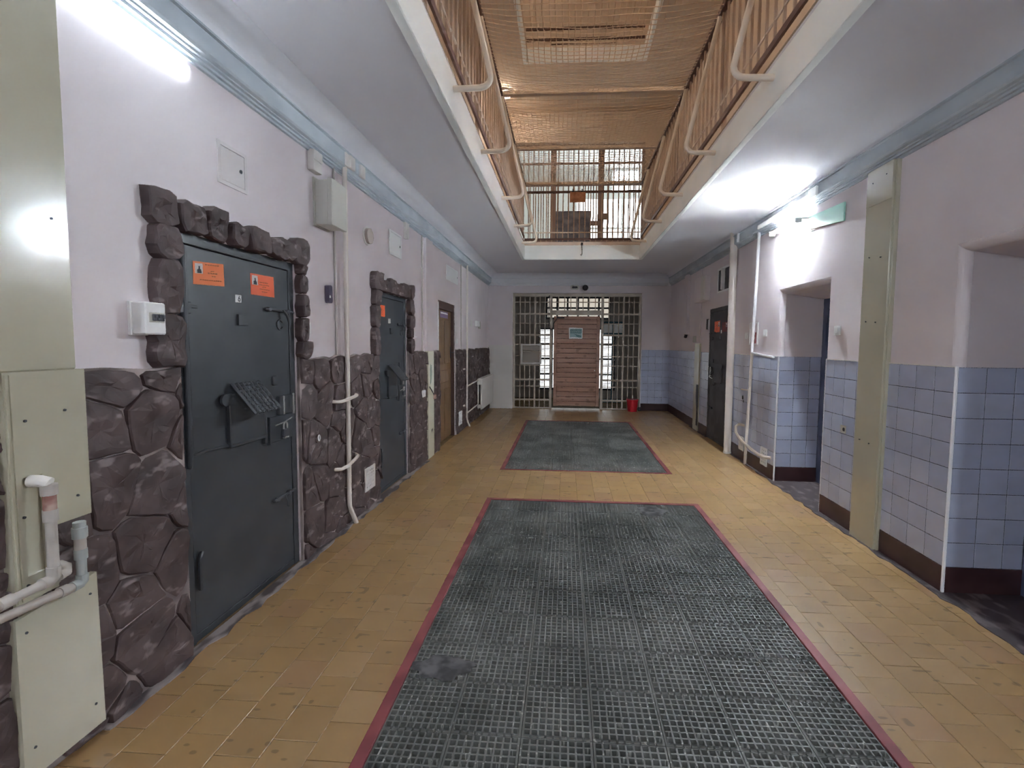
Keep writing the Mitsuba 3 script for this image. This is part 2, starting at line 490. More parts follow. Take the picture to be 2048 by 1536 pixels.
# ---- right wall with two deep door niches
N1 = (4.65, 5.67)
N2 = (1.90, 3.155)
ND = .50
D4 = (7.30, 8.36, 2.20)
NZ = 2.185
RA = .055
rw = rect(YR, YB + .2, 0, ZC).difference(rect(D4[0], D4[1], 0, D4[2]))
for n_ in (N1, N2):
    rw = rw.difference(rect(n_[0], n_[1], 0, NZ)).difference(rect(n_[0], n_[1] + RA, TT, NZ + RA))
m = M().prism(rw, -.10, 0).to(right())
def niche(m, y0, y1):
    # jambs, a soffit falling to the door head, the back; rounded plaster arrises above the tiles
    m.box(XR + .10, XR + ND + .2, y0 - .12, y0, 0, NZ + .1)
    m.box(XR + .012, XR + ND + .2, y1, y1 + .12, 0, TT)
    m.box(XR + RA, XR + ND + .2, y1, y1 + .12, TT, NZ + RA)
    z1 = NZ - .085
    m.add([(XR + RA, y0, NZ), (XR + RA, y1, NZ), (XR + ND + .2, y1, z1), (XR + ND + .2, y0, z1), (XR + RA, y0, NZ + .12), (XR + RA, y1, NZ + .12), (XR + ND + .2, y1, NZ + .12), (XR + ND + .2, y0, NZ + .12)],
          [(0, 1, 2), (0, 2, 3), (4, 6, 5), (4, 7, 6), (2, 6, 7), (2, 7, 3), (0, 4, 5), (0, 5, 1), (0, 3, 7), (0, 7, 4), (1, 5, 6), (1, 6, 2)])
    m.box(XR + ND + .12, XR + ND + .2, y0, y1, 0, NZ)
    q = [(RA * (1 - math.cos(t)), RA * (1 - math.sin(t))) for t in np.linspace(0, math.pi / 2, 9)]
    V, F = [], []
    for dx, dy in q:
        V += [(XR + dx, y1 + dy, TT), (XR + dx, y1 + dy, NZ + RA)]
    for dx, dz in q:
        V += [(XR + dx, y0, NZ + dz), (XR + dx, y1 + RA, NZ + dz)]
    for base in (0, 18):
        for i in range(8):
            a = base + 2 * i
            F += [(a, a + 1, a + 3), (a, a + 3, a + 2)]
    V += [(XR + dx, y1 + dy, TT) for dx, dy in q] + [(XR + RA, y1 + RA, TT)]
    F += [(36 + i, 36 + i + 1, 45) for i in range(8)]
    m.add(V, F)
niche(m, *N1)
niche(m, *N2)
struct('wall_right', m, 'm_plaster', 'pinkish grey plastered right wall with a dado of pale blue square tiles', 'wall')
# tile backing (grout) and tiles
RP, CP = .1615, .170
ZB = .172
def tile_run(x_of, u0, u1, start, kind, group_near, limit, skip=()):
    pass
tile_cands = []      # (distance, transform function, u0, u1, v0, v1)
def wall_tiles(fn, u0, u1, origin, dist, skips=(), cp=CP):
    k0 = int(math.floor((u0 - origin) / cp)) - 1
    k1 = int(math.ceil((u1 - origin) / cp)) + 1
    for k in range(k0, k1):
        a, b = max(u0, origin + k * cp + .0019), min(u1, origin + (k + 1) * cp - .0019)
        if b - a < .012:
            continue
        if any(s0 - .01 < (a + b) / 2 < s1 + .01 for s0, s1 in skips):
            continue
        for r_ in range(8):
            tile_cands.append((dist(.5 * (a + b)), fn, a, b, ZB + r_ * RP + .0019, ZB + (r_ + 1) * RP - .0019))
segs = [(N2[1], N1[0]), (N1[1], D4[0]), (D4[1], YB), (YR + 2, N2[0])]
bed = M()
for a, b in segs[:3]:
    bed.add(*M().prism(rect(a, b, ZB, TT), 0, .0055).to(right()).out())
    wall_tiles(right(), a + .002, b - .002, 3.151, lambda u: u)
jam = []
for y1 in (N1[1], N2[1]):
    fnj = (lambda Y: (lambda q: np.stack([q[:, 0], Y - q[:, 2], q[:, 1]], 1)))(y1)
    bed.add(*M().prism(rect(XR, XR + ND - .03, ZB, TT), 0, .0055).to(fnj).out())
    wall_tiles(fnj, XR + .002, XR + ND - .035, XR + .005, lambda u, y1=y1: y1 + .1, cp=.17)
part('wall_right', 'tile_grout', bed, 'm_tile_grout', label='dark grout bed behind the tiles')
tile_cands.sort(key=lambda t: t[0])
far = [M() for _ in range(3)]
for i, (d, fn, a, b, c, e) in enumerate(tile_cands):
    k = rng.randrange(3)
    m = M().box(a, b, c, e, .0, .0078 + rng.uniform(-.0004, .0006), .0014).to(fn)
    if i < 300:
        part('wall_right', 'tile', m, 'm_tile_%d' % k)
    else:
        far[k].add(*m.out())
for k in range(3):
    labels[part('wall_right', 'far_tiles', far[k], 'm_tile_%d' % k)] = {'label': 'small far blue wall tiles', 'kind': 'stuff'}
# white edge beads on the niche corners
for y in (N1[1], N2[1]):
    part('wall_right', 'corner_bead', M().box(XR - .013, XR + .004, y - .013, y + .004, .0, TT + .006, .004), 'm_bead', label='white corner bead')
part('wall_right', 'corner_bead', M().box(XR - .011, XR + .002, N1[0] - .002, N1[0] + .006, .0, TT + .006, .003), 'm_bead', label='white corner bead')
# dado capping line
part('wall_right', 'tile_ledge', M().prism(rect(N2[1], N1[0], TT - .001, TT + .007), 0, .012).prism(rect(N1[1], D4[0], TT - .001, TT + .007), 0, .012).to(right()), 'm_offwhite', label='plaster lip over the tiles')

# ---- baseboards
bb = M()
for a, b in segs[:3]:
    bb.add(*M().box(a, b, .0, ZB, .0, .012, .003).to(right()).out())
for y1 in (N1[1], N2[1]):
    bb.box(XR, XR + ND - .03, y1 - .011, y1, 0, ZB, .003)
struct('baseboard_right', bb, 'm_base', 'glossy dark brown painted skirting below the blue tiles', 'baseboard')

# ---- back wall
GX0, GX1, GZ = -1.305, 1.785, 2.805
bw = rect(XL, XR, 0, ZC).difference(rect(GX0, GX1, -.1, GZ))
struct('wall_back', M().prism(bw, -.30, 0).to(back()), 'm_plaster', 'plain end wall around the wide barred opening', 'wall')
part('wall_back', 'grey_dado', M().prism(rect(XL, GX0, 0, 1.545), 0, .006).to(back()), 'm_offwhite', label='pale painted dado left of the gate')
part('wall_back', 'tile_grout', M().prism(rect(GX1 + .01, XR, ZB, TT - .004), 0, .0055).to(back()), 'm_tile_grout')
for c in range(4):
    a, b = GX1 + .012 + c * .166, min(XR, GX1 + .012 + (c + 1) * .166) - .0026
    if b - a < .03:
        continue
    for r_ in range(8):
        part('wall_back', 'tile', M().box(a, b, ZB + r_ * RP + .0019, ZB + (r_ + 1) * RP - .0019, 0, .0078, .0014).to(back()), 'm_tile_%d' % rng.randrange(3))
part('wall_back', 'corner_bead', M().box(GX1 + .0, GX1 + .012, YB - .012, YB + .004, 0, TT, .003), 'm_bead', label='white corner bead')
struct('baseboard_back', M().box(GX1 + .01, XR, 0, ZB, 0, .012, .003).to(back()), 'm_base', 'dark brown skirting right of the gate', 'baseboard')
struct('wall_rear', M().box(XL - .12, XR + .12, YR - .12, YR, 0, ZC), 'm_plaster', 'plain wall behind the viewer', 'wall')

# ---- ceiling slab with the long opening
slab = rect(XL - .12, XR + .12, YR - .12, YB + .2).difference(rect(OX0, OX1, OY0, OY1))
struct('ceiling', M().prism(slab, ZC, ZG - .02), 'm_ceiling', 'grey white underside of the gallery around the long ceiling opening', 'ceiling')
fa = M()
def fascia(m, z0, z1):
    e = .012
    for (a, b, c, d) in ((OX0 - .05, OX0 + e, OY0 - .05, OY1 + .05), (OX1 - e, OX1 + .05, OY0 - .05, OY1 + .05), (OX0 - .05, OX1 + .05, OY1 - e, OY1 + .05), (OX0 - .05, OX1 + .05, OY0 - .05, OY0 + e)):
        m.box(a, b, c, d, z0, z1, .006)
    return m
part('ceiling', 'fascia', fascia(M(), ZC - .004, ZG - .055), 'm_fascia', label='white painted edge of the ceiling opening')
part('ceiling', 'curb', fascia(M(), ZG - .06, ZG + .01).to(lambda q: np.column_stack([.2785 + (q[:, 0] - .2785) * 1.012, q[:, 1], q[:, 2]])), 'm_rail', label='dusty pink kerb of the gallery floor')

# ---- cornices
moulding = [(0, 2.978), (.018, 2.978), (.018, 2.994), (.034, 2.996), (.034, 3.010), (.050, 3.013), (.050, 3.022), (.070, 3.028), (.078, 3.040), (.078, 3.135), (.092, 3.140), (.092, 3.152), (.0, 3.152)]
cove = [(0, 3.151), (.080, 3.151)] + [(.080 + .17 * (1 - math.cos(t)), 3.151 + (ZC - .001 - 3.151) * math.sin(t)) for t in np.linspace(.05, math.pi / 2, 9)] + [(0, ZC - .001)]
ex1 = trimesh.creation.extrude_polygon(Polygon(moulding), 1.0)
ex2 = trimesh.creation.extrude_polygon(Polygon(cove), 1.0)
def cornice(to, L0, L1, ex=ex1):
    v = np.array(ex.vertices)
    s = L0 + v[:, 2] * (L1 - L0)
    return (to(v[:, 0], v[:, 1], s), ex.faces)
struct('trim_1', cornice(lambda d, z, s: np.stack([XL + d, s, z], 1), YR, YB), 'm_cornice', 'blue grey moulded cornice along the left wall', 'cornice')
struct('trim_2', cornice(lambda d, z, s: np.stack([XR - d, s, z], 1), YR, YB), 'm_cornice', 'blue grey moulded cornice along the right wall', 'cornice')
struct('trim_3', cornice(lambda d, z, s: np.stack([s, YB - d, z], 1), XL, XR), 'm_ceiling', 'pale moulded cornice over the barred gate', 'cornice')

part('trim_1', 'cove', cornice(lambda d, z, s: np.stack([XL + d, s, z], 1), YR, YB, ex2), 'm_ceiling', 30)
part('trim_2', 'cove', cornice(lambda d, z, s: np.stack([XR - d, s, z], 1), YR, YB, ex2), 'm_ceiling', 30)
part('trim_3', 'cove', cornice(lambda d, z, s: np.stack([s, YB - d, z], 1), XL, XR, ex2), 'm_ceiling', 30)

# ---- upper storeys (seen through the opening)
ZU = 7.0
struct('wall_upper_left', M().box(XL - .12, XL, YR, YB + .2, ZG, 10.6), 'm_upper', 'warm lit upper left wall above the gallery', 'wall')
struct('wall_upper_right', M().box(XR, XR + .12, YR, YB + .2, ZG, 10.6), 'm_upper', 'warm lit upper right wall above the gallery', 'wall')
struct('wall_upper_rear', M().box(XL, XR, YR - .12, YR, ZG, 10.6), 'm_upper', 'upper wall behind the viewer', 'wall')
UGZ = 6.32
ub = rect(XL, XR, ZG, 10.6).difference(rect(GX0, GX1, ZG, UGZ)).difference(rect(-.45, 1.05, ZU + .95, ZU + 1.6))
struct('wall_upper_back', M().prism(ub, -.2, 0).to(back()), 'm_upper', 'upper end wall around the barred gallery doorway', 'wall')
struct('ceiling_upper', M().prism(slab, ZU, ZU + .31), 'm_upper', 'underside of the second gallery seen through the net', 'ceiling')
part('ceiling_upper', 'fascia', fascia(M(), ZU - .004, ZU + .27), 'm_fascia', label='white painted edge of the upper opening')
struct('ceiling_top', M().box(XL - .12, XR + .12, YR, YB + .2, 10.6, 10.7), 'm_upper', 'top ceiling above the second gallery', 'ceiling')
struct('floor_gallery', M().prism(slab, ZG - .021, ZG), 'm_upper_floor', 'floor of the first gallery', 'floor')

# ================================================================== FLOOR MATS
def rubber_tile(p=.2875, n=9):
    h, b = .0205, .0095
    rib = .0075
    hole = (p - 2 * b - (n - 1) * rib) / n
    xs = [0, b]
    for i in range(n):
        xs.append(xs[-1] + hole)
        if i < n - 1:
            xs.append(xs[-1] + rib)
    xs.append(p)
    xs = np.array(xs)
    m = M()
    N = len(xs) - 1
    lo = -.0052
    def zq(i, j):
        return lo if i in (0, N - 1) or j in (0, N - 1) else 0.0
    for i in range(N):                 # ribs along y (full strips), then the short bridges; the rim lies a little lower
        if i in (0, N - 1):
            m.add([(xs[i], 0, lo), (xs[i + 1], 0, lo), (xs[i + 1], p, lo), (xs[i], p, lo)], [(0, 1, 2), (0, 2, 3)])
        elif i % 2 == 0:
            m.add([(xs[i], xs[1], 0), (xs[i + 1], xs[1], 0), (xs[i + 1], xs[-2], 0), (xs[i], xs[-2], 0)], [(0, 1, 2), (0, 2, 3)])
            for y in (xs[1], xs[-2]):
                m.add([(xs[i], y, 0), (xs[i + 1], y, 0), (xs[i + 1], y, -.02), (xs[i], y, -.02)], [(0, 1, 2), (0, 2, 3)])
        else:
            for j in range(0, N, 2):
                z = zq(i, j)
                m.add([(xs[i], xs[j], z), (xs[i + 1], xs[j], z), (xs[i + 1], xs[j + 1], z), (xs[i], xs[j + 1], z)], [(0, 1, 2), (0, 2, 3)])
            for j in range(1, N, 2):
                a, b_, c, d = xs[i], xs[i + 1], xs[j], xs[j + 1]
                e = .0012
                m.add([(a, c, 0), (b_, c, 0), (b_, d, 0), (a, d, 0), (a + e, c + e, -h), (b_ - e, c + e, -h), (b_ - e, d - e, -h), (a + e, d - e, -h)],
                      [(0, 4, 5), (0, 5, 1), (1, 5, 6), (1, 6, 2), (2, 6, 7), (2, 7, 3), (3, 7, 4), (3, 4, 0), (4, 7, 6), (4, 6, 5)])
    m.add([(0, 0, lo), (p, 0, lo), (p, p, lo), (0, p, lo), (0, 0, -.022), (p, 0, -.022), (p, p, -.022), (0, p, -.022)],
          [(0, 5, 1), (0, 4, 5), (1, 6, 2), (1, 5, 6), (2, 7, 3), (2, 6, 7), (3, 4, 0), (3, 7, 4)])
    return m.out()
rt_ = mikit.ply(rubber_tile(), 'm_rubber')
def floor_mat_thing(bounds, ystart, rows, label):
    x0, x1, y0, y1 = bounds
    k = thing('floor_mat', label, 'mat', 'recessed rubber mats')
    for (a, b, c, d) in ((x0, x0 + .05, y0, y1), (x1 - .05, x1, y0, y1), (x0 + .05, x1 - .05, y1 - .045, y1), (x0 + .05, x1 - .05, y0, y0 + .045)):
        part(k, 'frame_strip', M().box(a, b, c, d, -.028, .003, .002), 'm_red_frame', label='dark red painted frame strip')
    part(k, 'tray', M().box(x0, x1, y0, y1, -.03, -.024), 'm_dark', label='dark pit below the rubber tiles')
    px = (x1 - x0 - .10) / 7
    py = (y1 - y0 - .09) / rows
    for j in range(rows):
        for i in range(7):
            key = numbered(k + '__rubber_tile')
            scene[key] = {**rt_, 'to_world': T().translate([x0 + .05 + i * px + .001, y0 + .045 + j * py + .001, rng.uniform(-.0025, -.0005)]).scale([(px - .003) / .2875, (py - .003) / .2875, 1])}
    return k
kA = floor_mat_thing(matA, 0, 14, 'large dark rubber mat of perforated squares in a red frame, the nearer one')
kB = floor_mat_thing(matB, 0, 13, 'dark rubber mat of perforated squares in a red frame, the one near the barred gate')
def lump(cx, cy, rx, ry, h, seed, n=22):
    r = random.Random(seed)
    V, F = [(cx, cy, h)], []
    R = [1 + r.uniform(-.18, .18) for _ in range(n)]
    for s, z in ((.45, h * 1.0), (.8, h * .8), (1.0, 0)):
        for j in range(n):
            a = 2 * math.pi * j / n
            V.append((cx + rx * s * R[j] * math.cos(a), cy + ry * s * R[j] * math.sin(a), z + (r.uniform(-.0015, .0015) if s < 1 else 0)))
    for j in range(n):
        k = (j + 1) % n
        F.append((0, 1 + j, 1 + k))
        for q in range(2):
            a, b = 1 + q * n + j, 1 + q * n + k
            F += [(a, a + n, b + n), (a, b + n, b)]
    return M().add(V, F)
part(kA, 'worn_patch', lump(-.585, 2.20, .155, .085, .006, 1), 'm_patch', smooth=True, label='torn dark patch at the left edge')
part(kA, 'worn_patch', lump(.84, 4.52, .14, .13, .005, 2), 'm_patch', smooth=True, label='torn patch at the far edge')

# ================================================================== CELL DOORS
def steel_door(name, side, X, y0, y1, zt, mt, label, mirror=False, detail=True, flap=True, handle_dark='m_steel_dark'):
    """A sheet steel cell door in (u, v, w); u runs from the hinge side to the lock side, in metres along y."""
    labels[name] = {'label': label, 'category': 'door', 'kind': 'structure'}
    USED[name] = 0
    W = y1 - y0
    def pos(q):
        uu = (y1 - q[:, 0]) if mirror else (y0 + q[:, 0])
        return side(X)(np.column_stack([uu, q[:, 1], q[:, 2]]))
    def P(nm, m, b, smooth=False, lab=None):
        return part(name, nm, m.to(pos), b, smooth, lab)
    fr = M()
    fr.box(-.07, .0, 0, zt + .06, -.05, .012, .003).box(W, W + .055, 0, zt + .06, -.05, .012, .003).box(-.07, W + .055, zt, zt + .06, -.05, .012, .003)
    P('frame', fr, mt)
    P('leaf', M().box(.004, W - .004, .045, zt - .004, -.045, .006, .003), mt)
    P('threshold', M().box(-.07, W + .055, .0, .04, -.05, .004, .003), mt)
    if not detail:
        return pos, P
    s = W / .905
    P('hinge_tube', M().tube([(-.012, 1.02, .022), (-.012, 1.5, .022), (-.012, zt - .02, .022)], .017, 10), mt, 40)
    P('hinge_tube', M().tube([(-.010, .94, .020), (-.016, 1.0, .026), (-.014, 1.16, .026)], .015, 10), mt, 40)
    P('hinge', M().box(-.055, .028, 1.725, 1.785, .004, .030, .005), mt)
    P('hinge', M().box(.02, .085, 1.755, 1.772, .004, .016, .003), mt)
    P('hinge', M().tube([(.028, .28, .024), (.028, .445, .024), (.05, .475, .02)], .013, 8), mt, 40)
    P('weld_seam', M().tube([(.012, .99, .008), (.10 * s, 1.003, .010), (.30 * s, .992, .009), (.63 * s, .985, .009)], .009, 6), mt, 60)
    P('peephole_cover', M().box(.385 * s, .465 * s, 1.685, 1.745, .004, .012, .003).box(.385 * s, .395 * s, 1.685, 1.745, .004, .022, .002).box(.385 * s, .465 * s, 1.680, 1.690, .004, .022, .002), mt)
    b1 = M().tube([(.63 * s, 1.795, .020), (.94 * s, 1.790, .020)], .0085, 8)
    b1.box(.66 * s, .69 * s, 1.779, 1.808, .004, .028, .004).box(.86 * s, .89 * s, 1.777, 1.806, .004, .028, .004)
    P('bolt', b1, handle_dark, 40)
    P('bolt__handle', M().tube([(.81 * s, 1.80, .03), (.825 * s, 1.765, .045), (.84 * s, 1.728, .046)], .008, 8), mt, 40)
    ring = [(.795 * s + .032 * math.cos(a), 1.70 + .032 * math.sin(a), .012) for a in np.linspace(.6, 2 * np.pi - .4, 14)]
    P('ring', M().tube(ring, .005, 6), mt, 40)
    # food hatch with its long hinge bar and slatted flap
    P('hatch', M().prism(rect(.29 * s, .60 * s, .995, 1.26).buffer(-.02).buffer(.02), .004, .026), mt)
    P('hatch_frame', M().box(.275 * s, .292 * s, .985, 1.27, .004, .03, .004).box(.275 * s, .60 * s, .978, .998, .004, .032, .004).box(.585 * s, .61 * s, .94, 1.27, .004, .03, .004), mt)
    hb = M().prism(LineString([(.245 * s, 1.258), (.58 * s, 1.25)]).buffer(.034), .020, .034)
    P('hatch__hinge_bar', hb, mt)
    fv = M()
    # slanted flap of bars: from the door (w .02) out and down
    ua, ub, va, vb, wa, wb = .305 * s, .535 * s, 1.345, 1.175, .022, .165
    for k in range(7):
        u = ua + (ub - ua) * k / 6
        fv.tube([(u, va, wa), (u, vb, wb)], .0105, 6)
    for k in range(10):
        t = (k + .5) / 10
        fv.tube([(ua, va + (vb - va) * t, wa + (wb - wa) * t), (ub, va + (vb - va) * t, wa + (wb - wa) * t)], .0065, 4)
    if flap:
        P('hatch__flap', fv, mt, 40, 'slatted steel flap standing out from the hatch')
    P('lock_case', M().box(.74 * s, .90 * s, 1.10, 1.225, .004, .034, .004), mt)
    P('lock_case__edge', M().box(.775 * s, .784 * s, 1.10, 1.225, .03, .040, .002).box(.885 * s, .90 * s, 1.09, 1.232, .03, .040, .002), 'm_chrome', False, 'bare bright metal edges of the lock')
    P('hasp_plate', M().box(.64 * s, .90 * s, .925, 1.095, .004, .018, .004).box(.632 * s, .648 * s, .92, 1.10, .004, .032, .003), mt)
    P('hasp_plate__staple', M().tube([(.70 * s, 1.035, .022), (.80 * s, 1.045, .026), (.89 * s, 1.062, .022)], .004, 6), 'm_chrome', 40)
    P('bracket', M().box(.70 * s, .74 * s, 1.30, 1.36, .004, .02, .004), mt)
    b2 = M().tube([(.67 * s, .535, .02), (.915 * s, .548, .02)], .010, 8)
    b2.box(.70 * s, .725 * s, .522, .552, .004, .03, .003).box(.83 * s, .855 * s, .528, .560, .004, .03, .003)
    P('bolt', b2, handle_dark, 40)
    P('bolt_001__handle', M().tube([(.785 * s, .545, .028), (.79 * s, .51, .042), (.792 * s, .465, .044)], .008, 8), mt, 40)
    return pos, P
XD = -1.925
pos1, P1 = steel_door('door_1', left, XD, 2.275, 3.18, 2.075, 'm_steel', 'dark grey steel cell door with two orange notices, the nearest door on the left')
pos2, P2 = steel_door('door_2', left, XD, 4.735, 5.51, 2.06, 'm_steel', 'dark grey steel cell door with a single orange notice, between vertical pipes on the left')
pos3, P3 = steel_door('door_3', right, XR + .005, 7.37, 8.30, 2.14, 'm_steel_right', 'almost black steel cell door beside the thick vertical pipe on the right', flap=False)
# number plates (stuck on, part of the door)
P1('number_plate', M().box(.378, .428, 1.814, 1.858, .006, .009), 'm_white', False, 'small white plate with the number 6')
t6 = meshkit.text_mesh('6', .030, .001, True)
P1('number_plate__number', M().tri(t6).to(lambda q: q + [.394, 1.821, .009]), 'm_ink')
P2('number_plate', M().box(.29, .355, 1.795, 1.845, .006, .009), 'm_white', False, 'small white number plate')
P3('number_plate', M().box(.36, .40, 1.78, 1.83, .006, .009), 'm_white', False, 'small white number plate')

def padlock(pos, u, v, label):
    k = thing('padlock', label, 'padlock')
    sh = [(u + .020 * math.cos(a), v + .03 + .020 * math.sin(a) + .0, .030) for a in np.linspace(0, np.pi, 9)]
    sh = [(u + .020, v, .030)] + sh + [(u - .020, v, .030)]
    part(k, 'body', M().box(u - .030, u + .030, v - .052, v + .004, .018, .042, .005).to(pos), 'm_steel_dark')
    part(k, 'shackle', M().tube(sh, .0052, 8).to(pos), 'm_chrome', 40)
    part(k, 'keyway_cap', M().box(u - .022, u + .022, v - .060, v - .046, .017, .043, .004).to(pos), 'm_chrome')
padlock(pos1, .80, .995, 'small steel padlock hanging on the hasp of the door numbered 6')
padlock(pos2, .70, 1.02, 'small dark padlock hanging on the lock of the left door with one notice')
padlock(pos3, .80, 1.13, 'bright small padlock hanging on the dark door behind the thick pipe')

def notice(pos, quad, bs, label, lines, photo=True, group='orange notices on the cell doors'):
    k = thing('paper_notice', label, 'notice', group)
    (a, b, c, d) = quad                     # TL TR BR BL in (u, v)
    part(k, 'sheet', M().prism(Polygon(quad), .0065, .0075).to(pos), bs)
    def at(s, t):
        p = np.array(a) * (1 - s) * (1 - t) + np.array(b) * s * (1 - t) + np.array(c) * s * t + np.array(d) * (1 - s) * t
        return p
    if photo:
        part(k, 'sheet__portrait', M().prism(Polygon([at(.06, .08), at(.30, .08), at(.30, .52), at(.06, .52)]), .0074, .0080).to(pos), 'm_photo', label='small pale portrait photo')
        part(k, 'sheet__portrait_figure', M().prism(Polygon([at(.12, .5), at(.26, .5), at(.25, .36), at(.21, .32), at(.22, .2), at(.16, .2), at(.17, .32), at(.12, .36)]), .0079, .0085).to(pos), 'm_ink')
    tx = M()
    for (s0, s1, t, h) in lines:
        n = max(2, int((s1 - s0) / .07))
        for i in range(n):
            q0 = s0 + (s1 - s0) * i / n
            q1 = q0 + (s1 - s0) / n * .8
            tx.prism(Polygon([at(q0, t), at(q1, t), at(q1, t + h), at(q0, t + h)]), .0074, .0079)
    labels[part(k, 'sheet__print', tx.to(pos), 'm_print')] = {'label': 'lines of small dark print', 'kind': 'stuff'}
L1_ = [(.38, .85, .08, .05), (.55, .68, .36, .03), (.46, .78, .44, .06), (.58, .72, .58, .04), (.2, .92, .76, .045)]
L2_ = [(.36, .75, .34, .04), (.36, .8, .46, .04), (.48, .66, .56, .04), (.36, .8, .66, .04), (.45, .7, .78, .04)]
def U1(y, z): return (y - 2.275, z)
notice(pos1, [U1(2.346, 1.998), U1(2.566, 2.016), U1(2.568, 1.893), U1(2.344, 1.880)], 'm_orange', 'orange notice with a portrait, upper left one on the door numbered 6', L1_)
notice(pos1, [U1(2.790, 2.002), U1(3.020, 2.008), U1(3.026, 1.876), U1(2.792, 1.873)], 'm_orange_b', 'red orange notice with a portrait, right one on the door numbered 6', L2_)
notice(pos2, [(.03, 1.975), (.20, 1.975), (.20, 1.855), (.03, 1.860)], 'm_orange_b', 'single orange notice on the second left cell door', L2_)
notice(pos3, [(.10, 1.95), (.36, 1.95), (.36, 1.80), (.10, 1.80)], 'm_red_frame', 'dull red notice on the hinge side of the dark right door', L2_)
notice(pos3, [(.46, 1.985), (.74, 1.98), (.74, 1.80), (.46, 1.80)], 'm_orange_b', 'orange red notice next to the thick pipe on the dark right door', L2_)

# niche doors on the right (deep, mostly hidden)
for nm, (a, b), lab in (('door_4', N1, 'dark blue steel door set deep in the far tiled niche'), ('door_5', N2, 'dark blue steel door set deep in the niche at the right edge')):
    labels[nm] = {'label': lab, 'category': 'door', 'kind': 'structure'}
    USED[nm] = 0
    X = XR + ND
    part(nm, 'frame', M().box(X - .03, X + .05, b - .09, b, 0, NZ - .06, .004).box(X - .03, X + .05, a, a + .09, 0, NZ - .06, .004).box(X - .03, X + .05, a, b, NZ - .17, NZ - .06, .004), 'm_navy_steel')
    part(nm, 'leaf', M().box(X, X + .04, a + .09, b - .09, .02, NZ - .17, .003), 'm_navy_steel')
    part(nm, 'hinge', M().tube([(X - .035, b - .075, 1.60), (X - .035, b - .075, 1.85)], .022, 8), 'm_navy_steel', 40)
    part(nm, 'hinge', M().tube([(X - .035, b - .075, .34), (X - .035, b - .075, .56)], .022, 8), 'm_navy_steel', 40)
mat('m_navy_steel', vary((.035, .045, .085), (.06, .072, .12), 5.0), .45, .4)

# wooden office door on the left
labels['door_6'] = {'label': 'brown panelled wooden door between the flat pale pilaster and the far pipe', 'category': 'door', 'kind': 'structure'}
USED['door_6'] = 0
fL = left(XL - .03)
y0, y1, zt = D3
part('door_6', 'frame', M().box(y0, y0 + .055, 0, zt, -.07, .02, .004).box(y1 - .055, y1, 0, zt, -.07, .02, .004).box(y0, y1, zt - .12, zt, -.07, .015, .004).to(fL), 'm_wood_dark', label='dark door frame')
lf = M().box(y0 + .055, y1 - .055, .02, zt - .12, -.06, -.03, .003)
part('door_6', 'leaf', lf.to(fL), 'm_wood_door')
for (a, b, c, d) in ((.14, .46, 1.25, 1.95), (.56, .88, 1.25, 1.95), (.14, .88, .95, 1.15), (.14, .46, .15, .85), (.56, .88, .15, .85)):
    part('door_6', 'panel', M().box(y0 + a * 1.02, y0 + b * 1.02, c, d, -.032, -.018, .008).to(fL), 'm_wood_door')
part('door_6', 'handle', M().box(y1 - .12, y1 - .08, 1.33, 1.52, -.03, -.018, .004).tube([(y1 - .10, 1.43, -.02), (y1 - .10, 1.43, .03), (y1 - .19, 1.43, .035)], .009, 8).to(fL), 'm_steel_dark', 40, label='dark lever handle')
part('door_6', 'trim_strip', M().box(y0 - .02, y0, 1.48, 2.2, 0, .012, .002).to(left()), 'm_white', label='white strip at the door edge')
k = thing('door_sign', 'small purple and white sign at the top of the wooden door', 'sign')
part(k, 'board', M().box(7.28, 7.76, 1.985, 2.085, -.029, -.024, .001).to(fL), 'm_purple')
part(k, 'board__lettering', M().prism(unary_union([rect(7.30 + i * .05, 7.335 + i * .05, 2.045, 2.07) for i in range(9)]), -.024, -.023).to(fL), 'm_paper', label='row of pale letters')

# ================================================================== LEFT WALL THINGS
# cream plastic duct covers at the left edge with the plastic water pipes
def panel(m, poly, w0=.0, w1=.012):
    return m.prism(poly, w0, w1)
xp = left(-1.858)
k = thing('duct_cover', 'tall cream plastic duct cover at the left edge of the picture, with screws', 'panel')
pn = M().box(1.33, 1.672, 1.478, 2.905, -.035, .016, .006)
part(k, 'upper_panel', pn.to(xp), 'm_cream')
cutp = Polygon([(1.432, .665), (1.432, 1.478), (1.700, 1.478), (1.700, .915), (1.575, .915), (1.575, .70), (1.50, .68)]).difference(rect(1.472, 1.535, .77, 1.115))
part(k, 'middle_panel', M().prism(cutp, -.03, .014).to(xp), 'm_cream')
part(k, 'back_panel', M().box(1.455, 1.58, .68, 1.125, -.02, .003, .002).to(xp), 'm_cream')
part(k, 'lower_panel', M().prism(Polygon([(1.425, .055), (1.425, .635), (1.705, .675), (1.712, .055)]), -.03, .016).to(xp), 'm_cream')
part(k, 'edge_rib', M().box(1.436, 1.442, .69, 1.47, .012, .020, .001).box(1.450, 1.455, .69, 1.47, .012, .018, .001).to(xp), 'm_cream')
for (y, z) in ((1.39, 2.03), (1.61, 2.02), (1.49, 1.31), (1.62, 1.33), (1.47, .98), (1.65, 1.0), (1.47, .74), (1.675, .60), (1.455, .58), (1.675, .15), (1.46, .16)):
    part(k, 'screw', M().prism(Point(y, z).buffer(.0045, 4), .012, .019).to(xp), 'm_steel_dark')
def pipe_with_caps(name, label, items, cat='pipe'):
    k = thing(name, label, cat)
    for nm, pts_, r, b in items:
        part(k, nm, M().tube(pts_, r, 12), b, 50)
    return k
xq = -1.795
